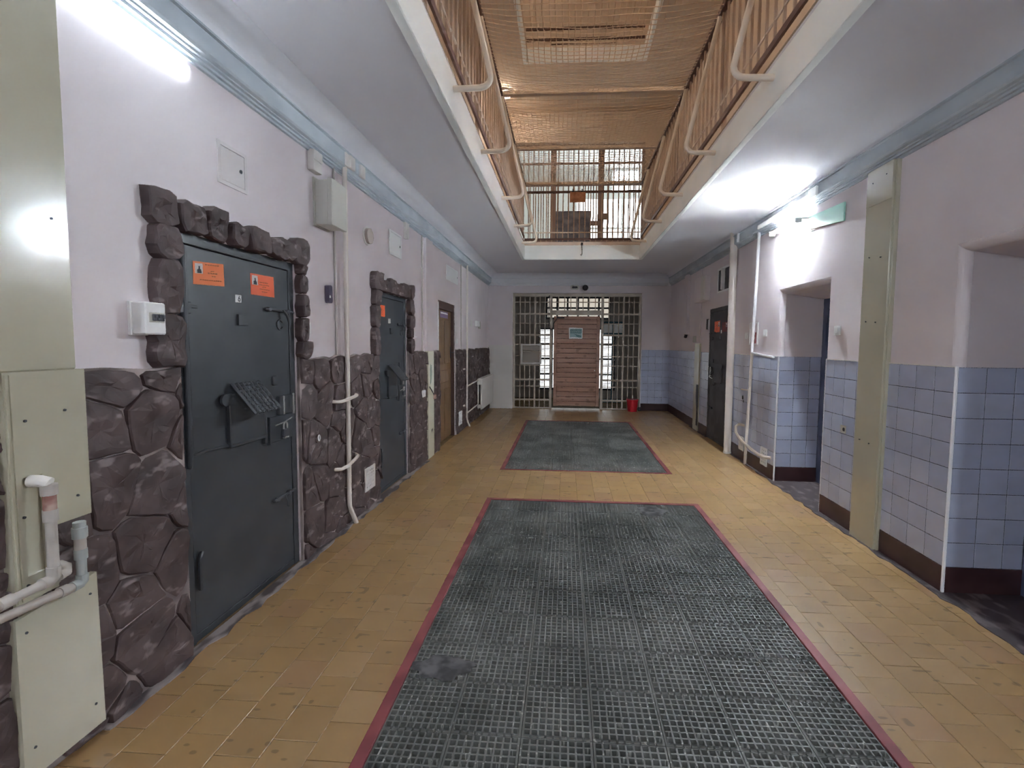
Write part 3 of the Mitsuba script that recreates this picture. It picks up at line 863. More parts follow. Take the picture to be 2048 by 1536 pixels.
pipe_with_caps('water_pipe', 'pale plastic water pipe with a rusty joint and round cap on the cream cover', [
    ('pipe', [(xq, 1.512, .755), (xq, 1.512, .97)], .0165, 'm_old_pipe'),
    ('joint', [(xq, 1.512, .965), (xq, 1.512, 1.05)], .0185, 'm_rust'),
    ('coupling', [(xq, 1.512, .955), (xq, 1.512, .995)], .0215, 'm_old_pipe'),
    ('cap', [(xq, 1.512, 1.048), (xq, 1.512, 1.085)], .024, 'm_old_pipe'),
    ('valve_knob', [(xq + .005, 1.512, 1.088), (xq - .02, 1.503, 1.098), (xq - .05, 1.495, 1.10)], .021, 'm_offwhite'),
    ('elbow', [(xq, 1.512, .79), (xq, 1.511, .755), (xq, 1.495, .745), (xq, 1.47, .745)], .0205, 'm_old_pipe'),
    ('pipe', [(xq, 1.48, .745), (xq, 1.25, .735)], .0155, 'm_old_pipe'),
    ('coupling', [(xq, 1.385, .741), (xq, 1.345, .739)], .021, 'm_old_pipe'),
    ('branch', [(xq, 1.525, .745), (xq - .01, 1.562, .745), (xq - .02, 1.572, .76), (xq - .05, 1.575, .765)], .0165, 'm_old_pipe')])
pipe_with_caps('water_pipe', 'lower plastic water pipe with a blue grey cap beside the cream cover', [
    ('pipe', [(xq, 1.607, .69), (xq, 1.607, .80)], .0155, 'm_greyblue_pipe'),
    ('joint', [(xq, 1.607, .795), (xq, 1.607, .865)], .018, 'm_old_pipe'),
    ('coupling', [(xq, 1.607, .775), (xq, 1.607, .812)], .020, 'm_greyblue_pipe'),
    ('cap', [(xq, 1.607, .855), (xq, 1.607, .895)], .023, 'm_greyblue_pipe'),
    ('cap_top', [(xq, 1.607, .893), (xq, 1.607, .915)], .019, 'm_greyblue_pipe'),
    ('elbow', [(xq, 1.607, .715), (xq, 1.606, .692), (xq, 1.595, .684), (xq, 1.57, .683)], .0195, 'm_greyblue_pipe'),
    ('pipe', [(xq, 1.58, .683), (xq, 1.25, .70)], .0155, 'm_old_pipe'),
    ('coupling', [(xq, 1.555, .684), (xq, 1.525, .686)], .020, 'm_old_pipe')])

# breaker box
k = thing('breaker_box', 'white plastic breaker box beside the door numbered 6', 'breaker box')
bx = left(XL)
part(k, 'case', M().box(1.955, 2.062, 1.615, 1.757, .0, .078, .006).to(bx), 'm_white')
part(k, 'base', M().box(1.948, 2.068, 1.610, 1.760, -.002, .016, .003).to(bx), 'm_white')
part(k, 'case__window', M().box(1.972, 2.052, 1.668, 1.712, .074, .080, .002).to(bx), 'm_grey_box', label='grey window over the switches')
for i in range(3):
    part(k, 'case__switch', M().box(1.985 + i * .021, 2.003 + i * .021, 1.675, 1.706, .078, .088, .003).box(1.989 + i * .021, 1.999 + i * .021, 1.688, 1.702, .086, .096, .002).to(bx), 'm_steel_dark', label='dark breaker lever')

# inspection hatches
def hatch(u0, u1, v0, v1, label, fn, key_left=False, mt='m_white', tilt=0):
    k = thing('inspection_hatch', label, 'hatch', None)
    part(k, 'frame', M().prism(rect(u0, u1, v0, v1).difference(rect(u0 + .02, u1 - .02, v0 + .02, v1 - .02)), 0, .008).to(fn), mt)
    part(k, 'door', M().box(u0 + .022, u1 - .022, v0 + .022, v1 - .022, 0, .007, .002).to(fn), mt)
    part(k, 'door__lock', M().prism(Point(u1 - .055, .5 * (v0 + v1)).buffer(.011, 6), .004, .011).to(fn), 'm_steel_dark', label='round key lock')
hatch(2.518, 2.752, 2.452, 2.678, 'pale square inspection hatch high above the door numbered 6', left(), mt='m_hatch')
mat('m_hatch', (.60, .565, .57), .6, .25)
hatch(4.99, 5.36, 2.53, 2.79, 'white inspection hatch standing ajar above the second left cell door', left(XL + .012))
hatch(7.44, 8.22, 2.59, 2.82, 'bright white inspection hatch above the wooden door', left())
# small boxes
k = thing('junction_box', 'large grey metal junction box high on the left wall beside the thin pipe', 'box')
part(k, 'body', M().box(3.515, 3.735, 2.47, 2.80, 0, .135, .005).to(left()), 'm_grey_box')
part(k, 'lid', M().box(3.505, 3.745, 2.462, 2.808, .105, .145, .005).to(left()), 'm_grey_box')
part(k, 'back_plate', M().box(3.495, 3.72, 2.455, 2.815, 0, .012, .003).to(left()), 'm_grey_box')
k = thing('cornice_box', 'small pale two part box hanging from the left cornice', 'box')
part(k, 'body', M().box(3.43, 3.55, 2.84, 2.985, 0, .05, .004).to(left()), 'm_offwhite')
part(k, 'lid', M().box(3.43, 3.55, 2.915, 2.99, 0, .056, .004).to(left()), 'm_offwhite')
for y, lab in ((3.93, 'little pale clip box on the cornice left of the thin pipe'), (4.13, 'little pale clip box on the cornice right of the thin pipe')):
    single('clip_box', M().box(y, y + .085, 3.03, 3.135, .076, .10, .004).to(left()), 'm_offwhite', lab, 'box')
single('cable_bracket', M().box(5.48, 5.60, 2.83, 2.985, 0, .03, .004).box(5.48, 5.53, 2.79, 2.84, 0, .05, .004).to(left()), 'm_offwhite', 'small pale bracket under the cornice by the ajar hatch', 'bracket')
k = thing('siren', 'round beige siren on the left wall above the intercom', 'alarm')
part(k, 'disc', M().prism(Point(4.45, 2.59).buffer(.072, 10), 0, .04).to(left()), 'm_siren', 30)
part(k, 'rim', M().prism(Point(4.45, 2.59).buffer(.085, 10), 0, .014).to(left()), 'm_offwhite', 30)
mat('m_siren', (.33, .28, .255), .5, .3)
k = thing('intercom', 'dark purple handset on the left wall between the two steel doors', 'intercom')
part(k, 'body', M().prism(rect(3.645, 3.705, 1.895, 2.035).buffer(-.02).buffer(.02), 0, .035).to(left()), 'm_navy')
part(k, 'button', M().box(3.652, 3.668, 1.935, 1.955, .034, .040, .002).to(left()), 'm_white', label='tiny white button')
def switch(u, v, fn, label, w=.085, h=.085):
    k = thing('light_switch', label, 'switch')
    part(k, 'plate', M().box(u, u + w, v, v + h, 0, .014, .003).to(fn), 'm_white')
    part(k, 'plate__rocker', M().box(u + .018, u + w - .018, v + .015, v + h - .015, .012, .022, .003).to(fn), 'm_white')
switch(3.325, 1.648, left(), 'white wall switch right of the door numbered 6')
switch(8.10, 1.58, left(), 'tiny white wall switch right of the wooden door', .07, .08)
single('cable_clip', M().box(5.86, 5.93, 1.655, 1.667, 0, .012, .002).to(left()), 'm_white', 'tiny white clip left of the cable beside the second cell door', 'clip')
k = thing('wall_socket', 'white socket on the stone dado left of the pale pilaster', 'socket')
part(k, 'plate', M().box(6.05, 6.17, .875, .965, .025, .045, .004).to(left()), 'm_white')
part(k, 'outlet', M().prism(Point(6.11, .92).buffer(.026, 8), .044, .050).to(left()), 'm_offwhite')
def vent(u0, u1, v0, v1, fn, w, label, nu=4, nv=5, mt='m_white'):
    k = thing('vent_grille', label, 'vent')
    g = rect(u0, u1, v0, v1)
    du, dv = (u1 - u0 - .04) / nu, (v1 - v0 - .04) / nv
    hs = []
    for i in range(nu):
        for j in range(nv):
            cx, cy = u0 + .02 + (i + .5) * du, v0 + .02 + (j + .5) * dv
            hs.append(Polygon([(cx - du * .36, cy), (cx, cy - dv * .42), (cx + du * .36, cy), (cx, cy + dv * .42)]))
    part(k, 'grille', M().prism(g.difference(unary_union(hs)), w, w + .008).to(fn), mt)
    part(k, 'duct', M().box(u0 + .01, u1 - .01, v0 + .01, v1 - .01, w - .006, w).to(fn), 'm_dark', label='dark duct behind the openings')
vent(4.24, 4.47, .185, .405, left(), .040, 'white diamond vent grille low on the stone left of the second cell door', 5, 6)
vent(8.13, 8.39, .14, .38, left(), .036, 'white vent grille low on the stone right of the wooden door', 4, 5)
k = thing('wall_ring', 'little pale metal ring on the stone right of the door numbered 6', 'ring')
part(k, 'ring', M().tube([(XL + .05, 3.425 + .014 * math.cos(a), .865 + .022 * math.sin(a)) for a in np.linspace(0, 2 * np.pi, 14)], .005, 6), 'm_white', 40)
part(k, 'plate', M().box(3.40, 3.45, .832, .845, .02, .05, .003).to(left()), 'm_stone')

# pipes on the left wall
px_ = XL + .055
k = thing('heating_pipe', 'pale vertical heating pipe with two curved hooks, beside the junction box', 'pipe')
part(k, 'riser', M().tube([(px_, 3.905, ZC), (px_, 3.900, 1.5), (px_, 3.895, .19), (px_ + .005, 3.91, .14), (px_ + .02, 3.985, -.01)], .0195, 12), 'm_cream_pipe', 50)
for z in (1.112, .572):
    dz = .0 if z > 1 else -.015
    part(k, 'hook', M().tube([(XL + .02, 3.68, z - .005 + dz), (XL + .075, 3.72, z - .01 + dz), (XL + .095, 3.80, z + dz), (XL + .098, 3.93, z + .012), (XL + .07, 4.04, z + .012), (XL + .02, 4.10, z + .012)], .0145, 10), 'm_cream_pipe', 50, 'curved pale hook around the pipe')
part(k, 'collar', M().box(3.865, 3.945, 3.03, 3.14, .04, .085, .004).to(left()), 'm_offwhite')
single('thin_conduit', M().tube([(XL + .012, 3.80, 2.99), (XL + .012, 3.80, 1.48)], .009, 8), 'm_conduit', 'thin grey conduit behind the junction box down to the stone dado', 'conduit', smooth=50)
mat('m_conduit', (.36, .33, .32), .6, .2)
k = thing('heating_pipe', 'thin far heating pipe with two branches leading to the radiator', 'pipe')
part(k, 'riser', M().tube([(XL + .05, 8.80, ZC), (XL + .05, 8.78, 1.0), (XL + .05, 8.76, .18), (XL + .06, 8.80, .1), (XL + .08, 8.90, -.01)], .017, 10), 'm_cream_pipe', 50)
for z in (.775, .27):
    part(k, 'branch', M().tube([(XL + .05, 8.79, z), (XL + .07, 9.3, z + .03), (XL + .07, 9.80, z + .04)], .013, 8), 'm_cream_pipe', 50)
for z in (1.1, .43):
    part(k, 'clip', M().box(8.50, 8.58, z, z + .025, .03, .06, .004).to(left()), 'm_cream_pipe')
k = thing('radiator', 'white flat steel radiator at the far end of the stone dado', 'radiator')
fr_ = left()
part(k, 'front_panel', M().box(9.80, 11.36, .19, .83, .115, .15, .010).to(fr_), 'm_rad')
part(k, 'rear_panel', M().box(9.80, 11.36, .20, .82, .055, .075, .006).to(fr_), 'm_rad')
part(k, 'side_cover', M().box(9.79, 9.81, .23, .30, .05, .155, .004).box(9.79, 9.81, .72, .83, .05, .155, .004).to(fr_), 'm_rad')
part(k, 'top_grille', M().box(9.80, 11.36, .815, .845, .05, .155, .005).to(fr_), 'm_rad')
part(k, 'wall_hook', M().box(10.0, 10.05, .3, .7, .02, .06).box(11.1, 11.15, .3, .7, .02, .06).to(fr_), 'm_steel_dark')
mat('m_rad', (.58, .55, .53), .45, .35)
# flat pilaster and cable
k = thing('pilaster_cover', 'narrow pale green cream duct cover on the left wall between steel and wooden door', 'panel')
part(k, 'upper_cover', M().box(6.28, 6.60, 1.45, 2.985, 0, .03, .004).to(left()), 'm_plaster')
part(k, 'lower_cover', M().box(6.275, 6.545, .0, 1.475, .0, .052, .004).to(left()), 'm_cream')
part(k, 'stain', M().prism(Polygon([(6.33, 1.0), (6.36, 1.08), (6.34, 1.22), (6.37, 1.30), (6.43, 1.28), (6.45, 1.17), (6.41, 1.05)]), .051, .0525).to(left()), 'm_greenstain', label='greenish stain')
mat('m_greenstain', (.17, .20, .16), .7, .2)
k = thing('door_stop', 'thin dark rod with a small brass catch across the pale cover', 'catch')
part(k, 'rod', M().tube([(XL + .058, 6.31, .99), (XL + .062, 6.45, .90), (XL + .062, 6.52, .845)], .007, 6), 'm_dark', 40)
part(k, 'catch', M().box(6.50, 6.58, .80, .86, .05, .075, .006).to(left()), 'm_rust')
single('cable_conduit', M().tube([(XL + .010, 6.155, 2.99), (XL + .010, 6.15, 1.47)], .010, 8), 'm_conduit', 'dark thin conduit at the left edge of the pale cover', 'conduit', smooth=50)
single('cable_conduit', M().tube([(XL + .010, 8.46, 3.0), (XL + .010, 8.45, 1.47)], .010, 8), 'm_conduit', 'thin conduit just left of the far heating pipe', 'conduit', smooth=50)
k = thing('thermostat', 'small white wall box left of the end wall, over the radiator', 'box')
part(k, 'case', M().box(9.75, 9.98, 1.93, 2.05, 0, .07, .008).to(left()), 'm_white')
part(k, 'screen', M().box(9.98, 10.02, 1.95, 2.03, .01, .06, .003).to(left()), 'm_dark')
single('wall_plate', M().box(10.15, 10.40, 1.90, 2.06, 0, .012, .003).to(left()), 'm_grey_box', 'grey flat plate right of the small white box over the radiator', 'plate')
single('wall_plate', M().box(9.30, 9.45, 1.92, 2.05, 0, .010, .003).to(left()), 'm_offwhite', 'faint pale plate left of the small white box over the radiator', 'plate')

# ================================================================== RIGHT WALL THINGS
k = thing('heating_pipe', 'thick pale vertical pipe in front of the dark right door', 'pipe')
part(k, 'riser', M().tube([(XR - .065, 7.10, 0), (XR - .065, 7.11, 1.5), (XR - .065, 7.13, ZC)], .052, 16), 'm_cream_pipe', 50)
part(k, 'foot_ring', M().tube([(XR - .065, 7.10, .0), (XR - .065, 7.10, .03)], .058, 16), 'm_old_pipe', 50)
k = thing('heating_pipe', 'thin pale vertical pipe on the right wall with bends above the tiles', 'pipe')
part(k, 'riser', M().tube([(XR - .045, 6.27, 3.02), (XR - .045, 6.31, 2.2), (XR - .045, 6.36, 1.50)], .0185, 12), 'm_bead', 50, 'white upper length of the pipe')
part(k, 'lower_riser', M().tube([(XR - .045, 6.355, 1.50), (XR - .045, 6.40, .8), (XR - .045, 6.46, .0)], .0185, 12), 'm_cream_pipe', 50)
part(k, 'elbow', M().tube([(XR - .045, 6.37, 1.50), (XR - .048, 6.2, 1.485), (XR - .045, 5.95, 1.468), (XR - .04, 5.72, 1.458)], .014, 10), 'm_bead', 50)
part(k, 'stub', M().tube([(XR - .045, 6.42, 1.00), (XR - .04, 6.70, .985)], .010, 8), 'm_cream_pipe', 50)
part(k, 'hook', M().tube([(XR - .02, 6.60, .50), (XR - .05, 6.70, .50), (XR - .075, 6.76, .46), (XR - .08, 6.73, .38), (XR - .075, 6.60, .32), (XR - .06, 6.44, .28)], .017, 10), 'm_cream_pipe', 50)
part(k, 'branch', M().tube([(XR - .06, 6.44, .28), (XR - .075, 6.2, .262), (XR - .08, 5.95, .25), (XR - .06, 5.76, .258), (XR - .02, 5.73, .262)], .020, 10), 'm_cream_pipe', 50)
k = thing('duct_cover', 'tall cream plastic duct cover on the right wall between the two niches', 'panel')
rx = right(XR)
part(k, 'cover', M().box(3.785, 4.10, .0, 2.985, .010, .045, .005).to(rx), 'm_cream')
part(k, 'top_piece', M().box(3.787, 4.098, 2.70, 2.985, .030, .0485, .004).to(rx), 'm_cream', label='slightly proud top length')
part(k, 'edge_rib', M().box(3.772, 3.785, .0, 2.985, .0, .03, .002).to(rx), 'm_cream')
for (y, z) in ((3.86, 2.90), (4.02, 2.88), (3.88, 2.28), (4.02, 2.30), (3.90, 1.78), (4.02, 1.79), (3.90, .82), (4.02, .83)):
    part(k, 'screw', M().prism(Point(y, z).buffer(.005, 4), .044, .052).to(rx), 'm_steel_dark')
k = thing('duct_cover', 'narrow broken cream duct cover left of the dark right door', 'panel')
part(k, 'cover', M().box(8.86, 9.17, .0, 1.62, .0, .035, .004).to(rx), 'm_cream')
part(k, 'upper_cover', M().box(8.90, 9.14, 1.62, 2.98, .0, .016, .003).to(rx), 'm_plaster')
part(k, 'broken_gap', M().prism(Polygon([(8.84, .10), (8.84, .86), (8.99, .86), (9.0, .62), (8.93, .40), (8.95, .10)]), .033, .036).to(rx), 'm_dark', label='dark broken out strip')
switch(4.445, 1.69, rx, 'white wall switch between the far niche and the cream cover', .095, .085)
switch(6.02, 1.705, rx, 'white wall switch right of the thin right pipe', .09, .085)
switch(6.63, 1.68, rx, 'white wall switch between the thick and thin right pipes', .08, .085)
k = thing('fire_notice', 'grey framed plate with a dark red strip behind the thin right pipe', 'sign')
part(k, 'frame', M().prism(rect(6.29, 6.56, 1.60, 1.89).difference(rect(6.30, 6.55, 1.61, 1.88)), 0, .012).to(rx), 'm_white')
part(k, 'plate', M().box(6.30, 6.55, 1.61, 1.88, 0, .005).to(rx), 'm_plaster')
part(k, 'strip', M().box(6.34, 6.44, 1.62, 1.76, .005, .008).to(rx), 'm_red_frame', label='dark red strip')
part(k, 'strip__text', M().box(6.375, 6.41, 1.68, 1.70, .008, .009).to(rx), 'm_paper')
k = thing('wall_socket', 'grey cracked socket in the blue tiles left of the right cream cover', 'socket')
part(k, 'plate', M().box(4.28, 4.36, .825, .895, .006, .014, .003).to(rx), 'm_grey_box')
part(k, 'hole', M().prism(Point(4.305, .86).buffer(.017, 8), .013, .016).to(rx), 'm_dark')
vent(6.60, 6.78, .14, .33, rx, .014, 'white vent grille low in the tiles right of the thick pipe', 3, 5)
vent(5.84, 6.03, .12, .34, rx, .014, 'white broken vent grille low in the tiles beside the far niche', 3, 5)
single('tile_stain', M().prism(Point(6.72, .87).buffer(.03, 5).union(Point(6.69, .82).buffer(.018, 5)), .0075, .009).to(rx), 'm_steel', 'small dark painted mark on the tiles right of the thick pipe', 'mark')
k = thing('vent_hatch', 'dark open hatch in the wall above the dark right door', 'hatch')
part(k, 'frame', M().prism(rect(7.42, 8.0, 2.43, 2.82).difference(rect(7.45, 7.97, 2.46, 2.79)), 0, .012).to(rx), 'm_white')
part(k, 'opening', M().box(7.45, 7.97, 2.46, 2.79, .0, .004).to(rx), 'm_dark')
part(k, 'flap', M().add(*M().box(7.66, 7.69, 2.46, 2.79, .0, .06, .003).to(rx).out()), 'm_white')
k = thing('wall_box', 'pale grey box on the right wall above the broken cream cover', 'box')
part(k, 'body', M().box(8.42, 9.05, 2.36, 2.80, 0, .10, .006).to(rx), 'm_plaster')
part(k, 'lid', M().box(8.40, 8.60, 2.37, 2.79, .09, .115, .005).to(rx), 'm_offwhite')
k = thing('cable_duct', 'vertical pale cable duct hanging from the cornice near the far right corner', 'conduit')
part(k, 'trunk', M().box(9.75, 10.0, 1.80, 3.0, 0, .06, .006).to(rx), 'm_plaster')
part(k, 'end_plug', M().tube([(XR - .03, 9.86, 1.80), (XR - .05, 9.84, 1.74)], .03, 8), 'm_dark', 40)
k = thing('intercom', 'dark narrow handset on the right wall beside the dark door', 'intercom')
part(k, 'body', M().prism(rect(8.42, 8.49, 1.86, 2.04).buffer(-.025).buffer(.025), 0, .03).to(rx), 'm_dark')
part(k, 'cradle', M().box(8.405, 8.42, 1.86, 2.03, 0, .02, .003).to(rx), 'm_white')
single('wall_socket', M().box(9.15, 9.4, 1.64, 1.76, 0, .015, .004).to(rx), 'm_grey_box', 'small grey plate at the far right above the tiles', 'socket')
single('cornice_stub', M().tube([(XR - .10, 6.86, 3.02), (XR - .10, 6.86, 3.14)], .018, 8), 'm_bead', 'short white pipe stub on the right cornice near the thick pipe', 'pipe', smooth=50)
k = thing('cornice_trunking', 'pale cable trunking joint fixed on the right cornice near the lamp', 'trunking')
part(k, 'channel', M().box(4.9, 6.2, 3.035, 3.085, .078, .098, .004).to(rx), 'm_fascia')
part(k, 'joint', M().box(4.80, 4.95, 3.03, 3.12, .078, .104, .004).to(rx), 'm_fascia')
k = thing('green_sign', 'blank teal green exit sign high on the right wall beside the lit lamp', 'sign')
part(k, 'face', M().prism(Polygon([(4.45, 2.70), (4.45, 2.865), (5.10, 2.895), (5.12, 2.775)]), .012, .026).to(rx), 'm_green')
part(k, 'back', M().box(4.47, 5.08, 2.745, 2.86, 0, .014, .003).to(rx), 'm_offwhite')

# ================================================================== LAMPS
def tube_lamp(fn, y0, y1, z, label, d=.06, power=LAMP_COOL, r=.019):
    k = thing('tube_lamp', label, 'lamp')
    part(k, 'base', M().box(y0 - .03, y1 + .03, z + .0, z + .022, 0, max(.008, d - .035), .003).to(fn), 'm_white')
    for a in ((y0 - .02, y1) if r > .01 else (y0 - .02,)):
        part(k, 'holder', M().box(a, a + .02, z - .005 - r - .008, z + .02, max(.0, d - .04), d + r + .006, .003).to(fn), 'm_white')
    tb = M().tube([(y0, z - .005, d), (y1, z - .005, d)], r, 14).to(fn)
    key = part(k, 'tube', tb, 'm_white', True, 'glowing fluorescent tube')
    v, f = tb.out()
    c = np.mean(v, 0)
    tri = v[f]
    nn = np.cross(tri[:, 1] - tri[:, 0], tri[:, 2] - tri[:, 0])
    ax = np.array([c[0], 0, c[2]])
    outw = (tri.mean(1) * [1, 0, 1] - ax)
    if (nn * outw).sum() < 0:
        f = f[:, ::-1]
    scene[key] = mikit.ply((v, f), 'm_white', smooth=False, emitter=emit(power))
    return k
tube_lamp(right(), 5.10, 5.70, 2.875, 'lit fluorescent tube lamp glaring under the right cornice', .125, tuple(14.0 * a for a in LAMP_COOL))
tube_lamp(left(), .40, 2.32, 2.935, 'thin glowing tube along the left wall top, lengthened to stand for its light streak', .019, tuple(.85 * a for a in LAMP_COOL), .007)  # tube stretched into view, its glow stands for the light streak on the wall
tube_lamp(right(), -.9, .3, 2.925, 'added fill tube lamp under the right cornice, unseen behind the viewer', .085, tuple(2.7 * a for a in LAMP_COOL))  # unseen tube, added to fill the hall with light from behind
tube_lamp(left(), -2.6, -1.4, 2.95, 'added fill tube lamp under the left cornice, unseen far behind the viewer', .085, tuple(4.3 * a for a in LAMP_COOL))  # second added tube out of view, brightens the right wall
def bulkhead(x, y, z, label, power, r=.13):
    k = thing('ceiling_lamp', label, 'lamp', None)
    part(k, 'base', M().tube([(x, y, z), (x, y, z - .03)], r + .02, 20), 'm_white', 50)
    sp = trimesh.creation.icosphere(2, r)
    v = np.array(sp.vertices) * [1, 1, .55]
    v[:, 2] = np.minimum(v[:, 2], .02)
    key = part(k, 'globe', (v + [x, y, z - .045], np.array(sp.faces)), 'm_white', True, emitter=emit(power))
    labels[key] = {'label': 'glowing glass globe'}
bulkhead(-1.38, 10.55, ZU, 'warm round ceiling lamp over the end of the upper left gallery', tuple(1.0 * a for a in LAMP_WARM))
bulkhead(-1.40, 4.4, ZU, 'warm round ceiling lamp over the upper left gallery', tuple(1.1 * a for a in LAMP_WARM))
bulkhead(1.95, 4.0, ZU, 'warm round ceiling lamp over the upper right gallery', tuple(1.1 * a for a in LAMP_WARM))
bulkhead(1.95, -1.0, ZU, 'warm round ceiling lamp over the upper right gallery behind the viewer', LAMP_WARM)
bulkhead(-1.2, 8.0, 10.6, 'warm round lamp on the top ceiling, left', LAMP_WARM, .16)
bulkhead(1.6, 3.0, 10.6, 'warm round lamp on the top ceiling, right', LAMP_WARM, .16)

# ================================================================== BARRED GATE AT THE END
YG = YB + .10
k = thing('barred_gate', 'wide cream painted grille of steel bars filling the end wall opening', 'gate')
G = back(YG)
def bar(k, nm, u0, u1, v0, v1, w=.03, b='m_gate'):
    return part(k, nm, M().box(u0, u1, v0, v1, -w / 2, w / 2, .003).to(G), b)
bar(k, 'frame', GX0, GX0 + .05, 0, GZ, .06); bar(k, 'frame', GX1 - .05, GX1, 0, GZ, .06)
bar(k, 'frame', GX0, GX1, GZ - .075, GZ, .06); 
PL, PR = -.345, .835
bar(k, 'post', PL - .06, PL, 0, GZ - .07, .06); bar(k, 'post', PR, PR + .06, 0, GZ - .07, .06)
bar(k, 'head_rail', PL, PR, 2.285, 2.40, .06)
zs_thick, zs_thin = (2.31, 1.80, .71, .215), (2.595, 2.08, 1.565, 1.29, 1.06, .545)
for (a, b) in ((GX0 + .05, PL - .06), (PR + .06, GX1 - .05)):
    for z in zs_thick:
        bar(k, 'cross_bar', a, b, z - .022, z + .022, .04)
    for z in zs_thin:
        bar(k, 'cross_bar', a, b, z - .012, z + .012, .024)
    bar(k, 'cross_bar', a, b, 0.0, .03, .04)
    n = 7
    for i in range(1, n):
        u = a + (b - a) * i / n + rng.uniform(-.006, .006)
        th = .021 if i in (4,) else .011
        bar(k, 'upright_bar', u - th, u + th, .03, GZ - .07, .022)
for i in range(1, 8):
    u = PL + (PR - PL) * i / 8
    bar(k, 'upright_bar', u - (.02 if i == 4 else .011), u + (.02 if i == 4 else .011), 2.40, GZ - .07, .022)
bar(k, 'cross_bar', PL, PR, 2.583, 2.607, .024)
# wooden slatted leaf
kd = thing('wooden_gate_door', 'reddish brown door of horizontal wooden boards in the barred gate', 'door')
DL, DR = PL + .04, PR - .03
part(kd, 'stile', M().box(DL, DL + .075, .07, 2.255, .0, .05, .004).to(G), 'm_slat')
part(kd, 'stile', M().box(DR - .075, DR, .07, 2.255, .0, .05, .004).to(G), 'm_slat')
part(kd, 'top_rail', M().box(DL + .075, DR - .075, 2.185, 2.255, .0, .05, .004).to(G), 'm_slat')
part(kd, 'backing', M().box(DL + .02, DR - .02, .075, 2.25, -.03, -.006, .002).to(G), 'm_wood_dark')
nb = 18
for i in range(nb):
    a = .07 + i * (2.115 / nb)
    part(kd, 'board', M().box(DL + .073, DR - .073, a + .003, a + 2.115 / nb - .003, -.005, .030 + rng.uniform(-.002, .002), .008).to(G), 'm_slat')
part(kd, 'knob', M().prism(Point(DR - .11, .95).buffer(.015, 6), .03, .06).to(G), 'm_chrome', 30, label='small bright knob')
ks = thing('door_poster', 'white poster with a dark teal banner on the wooden gate door', 'poster')
part(ks, 'sheet', M().prism(Polygon([(.055, 1.985), (.395, 1.975), (.385, 1.715), (.065, 1.715)]), .034, .037).to(G), 'm_paper')
part(ks, 'sheet__picture', M().prism(Polygon([(.085, 1.955), (.375, 1.955), (.370, 1.735), (.20, 1.755), (.085, 1.75)]), .037, .038).to(G), 'm_teal_pale', label='pale landscape picture')
part(ks, 'sheet__banner', M().prism(rect(.095, .365, 1.845, 1.94).buffer(-.01).buffer(.01), .038, .039).to(G), 'm_teal', label='dark teal banner')
part(ks, 'sheet__hill', M().prism(Polygon([(.19, 1.83), (.36, 1.79), (.36, 1.742), (.27, 1.75)]), .038, .039).to(G), 'm_teal')
let = M()
for i, h in enumerate((.05, .055, .05, .06, .05)):
    u = .115 + i * .047
    let.prism(rect(u, u + .010, 1.862, 1.862 + h).union(rect(u, u + .032, 1.862 + h - .012, 1.862 + h)).union(rect(u + .024, u + .034, 1.862, 1.862 + h)), .039, .040)
part(ks, 'sheet__lettering', let.to(G), 'm_teal_pale', label='five pale capital letters')
kp = thing('letter_tray', 'grey steel pass-through box on the left grille of the gate', 'box')
part(kp, 'frame', M().prism(rect(-1.105, -.60, 1.09, 1.58).difference(rect(-1.065, -.64, 1.13, 1.545)), .02, .10).to(G), 'm_offwhite')
part(kp, 'upper_flap', M().box(-1.065, -.64, 1.42, 1.545, .03, .05, .004).to(G), 'm_offgrey')
part(kp, 'lower_panel', M().box(-1.065, -.64, 1.13, 1.395, .03, .045, .004).to(G), 'm_offgrey')
part(kp, 'ledge', M().box(-1.065, -.64, 1.388, 1.405, .03, .09, .003).to(G), 'm_gate')
mat('m_offgrey', (.30, .27, .24), .6, .2)
kc = thing('door_cable', 'black looped cable hanging at the upper left corner of the wooden gate door', 'cable')
part(kc, 'loop', M().tube([(-.42, YG - .06, 2.75), (-.43, YG - .06, 2.4), (-.43, YG - .07, 2.12), (-.42, YG - .08, 1.98), (-.37, YG - .09, 1.93), (-.32, YG - .08, 1.98), (-.30, YG - .07, 2.10), (-.24, YG - .07, 2.18)], .011, 6), 'm_dark', 50)
part(kc, 'contact', M().box(-.24, -.05, 2.20, 2.235, .05, .075, .004).to(G), 'm_dark')
kl = thing('ceiling_camera', 'dark dome camera above the wooden gate door', 'camera')
part(kl, 'dome', M().tri(trimesh.creation.icosphere(2, .068)).to(lambda q: q + [.435, YB - .06, 2.925]), 'm_dark', True)
part(kl, 'mount', M().box(.39, .48, 2.89, 2.965, 0, .05, .004).to(back()), 'm_dark')
kl = thing('emergency_lamp', 'grey oval lamp box beside the dome camera above the gate', 'lamp')
part(kl, 'body', M().prism(LineString([(.13, 2.935), (.24, 2.935)]).buffer(.05), 0, .05).to(back()), 'm_grey_box')
part(kl, 'window', M().prism(LineString([(.145, 2.935), (.225, 2.935)]).buffer(.026), .048, .056).to(back()), 'm_dark')
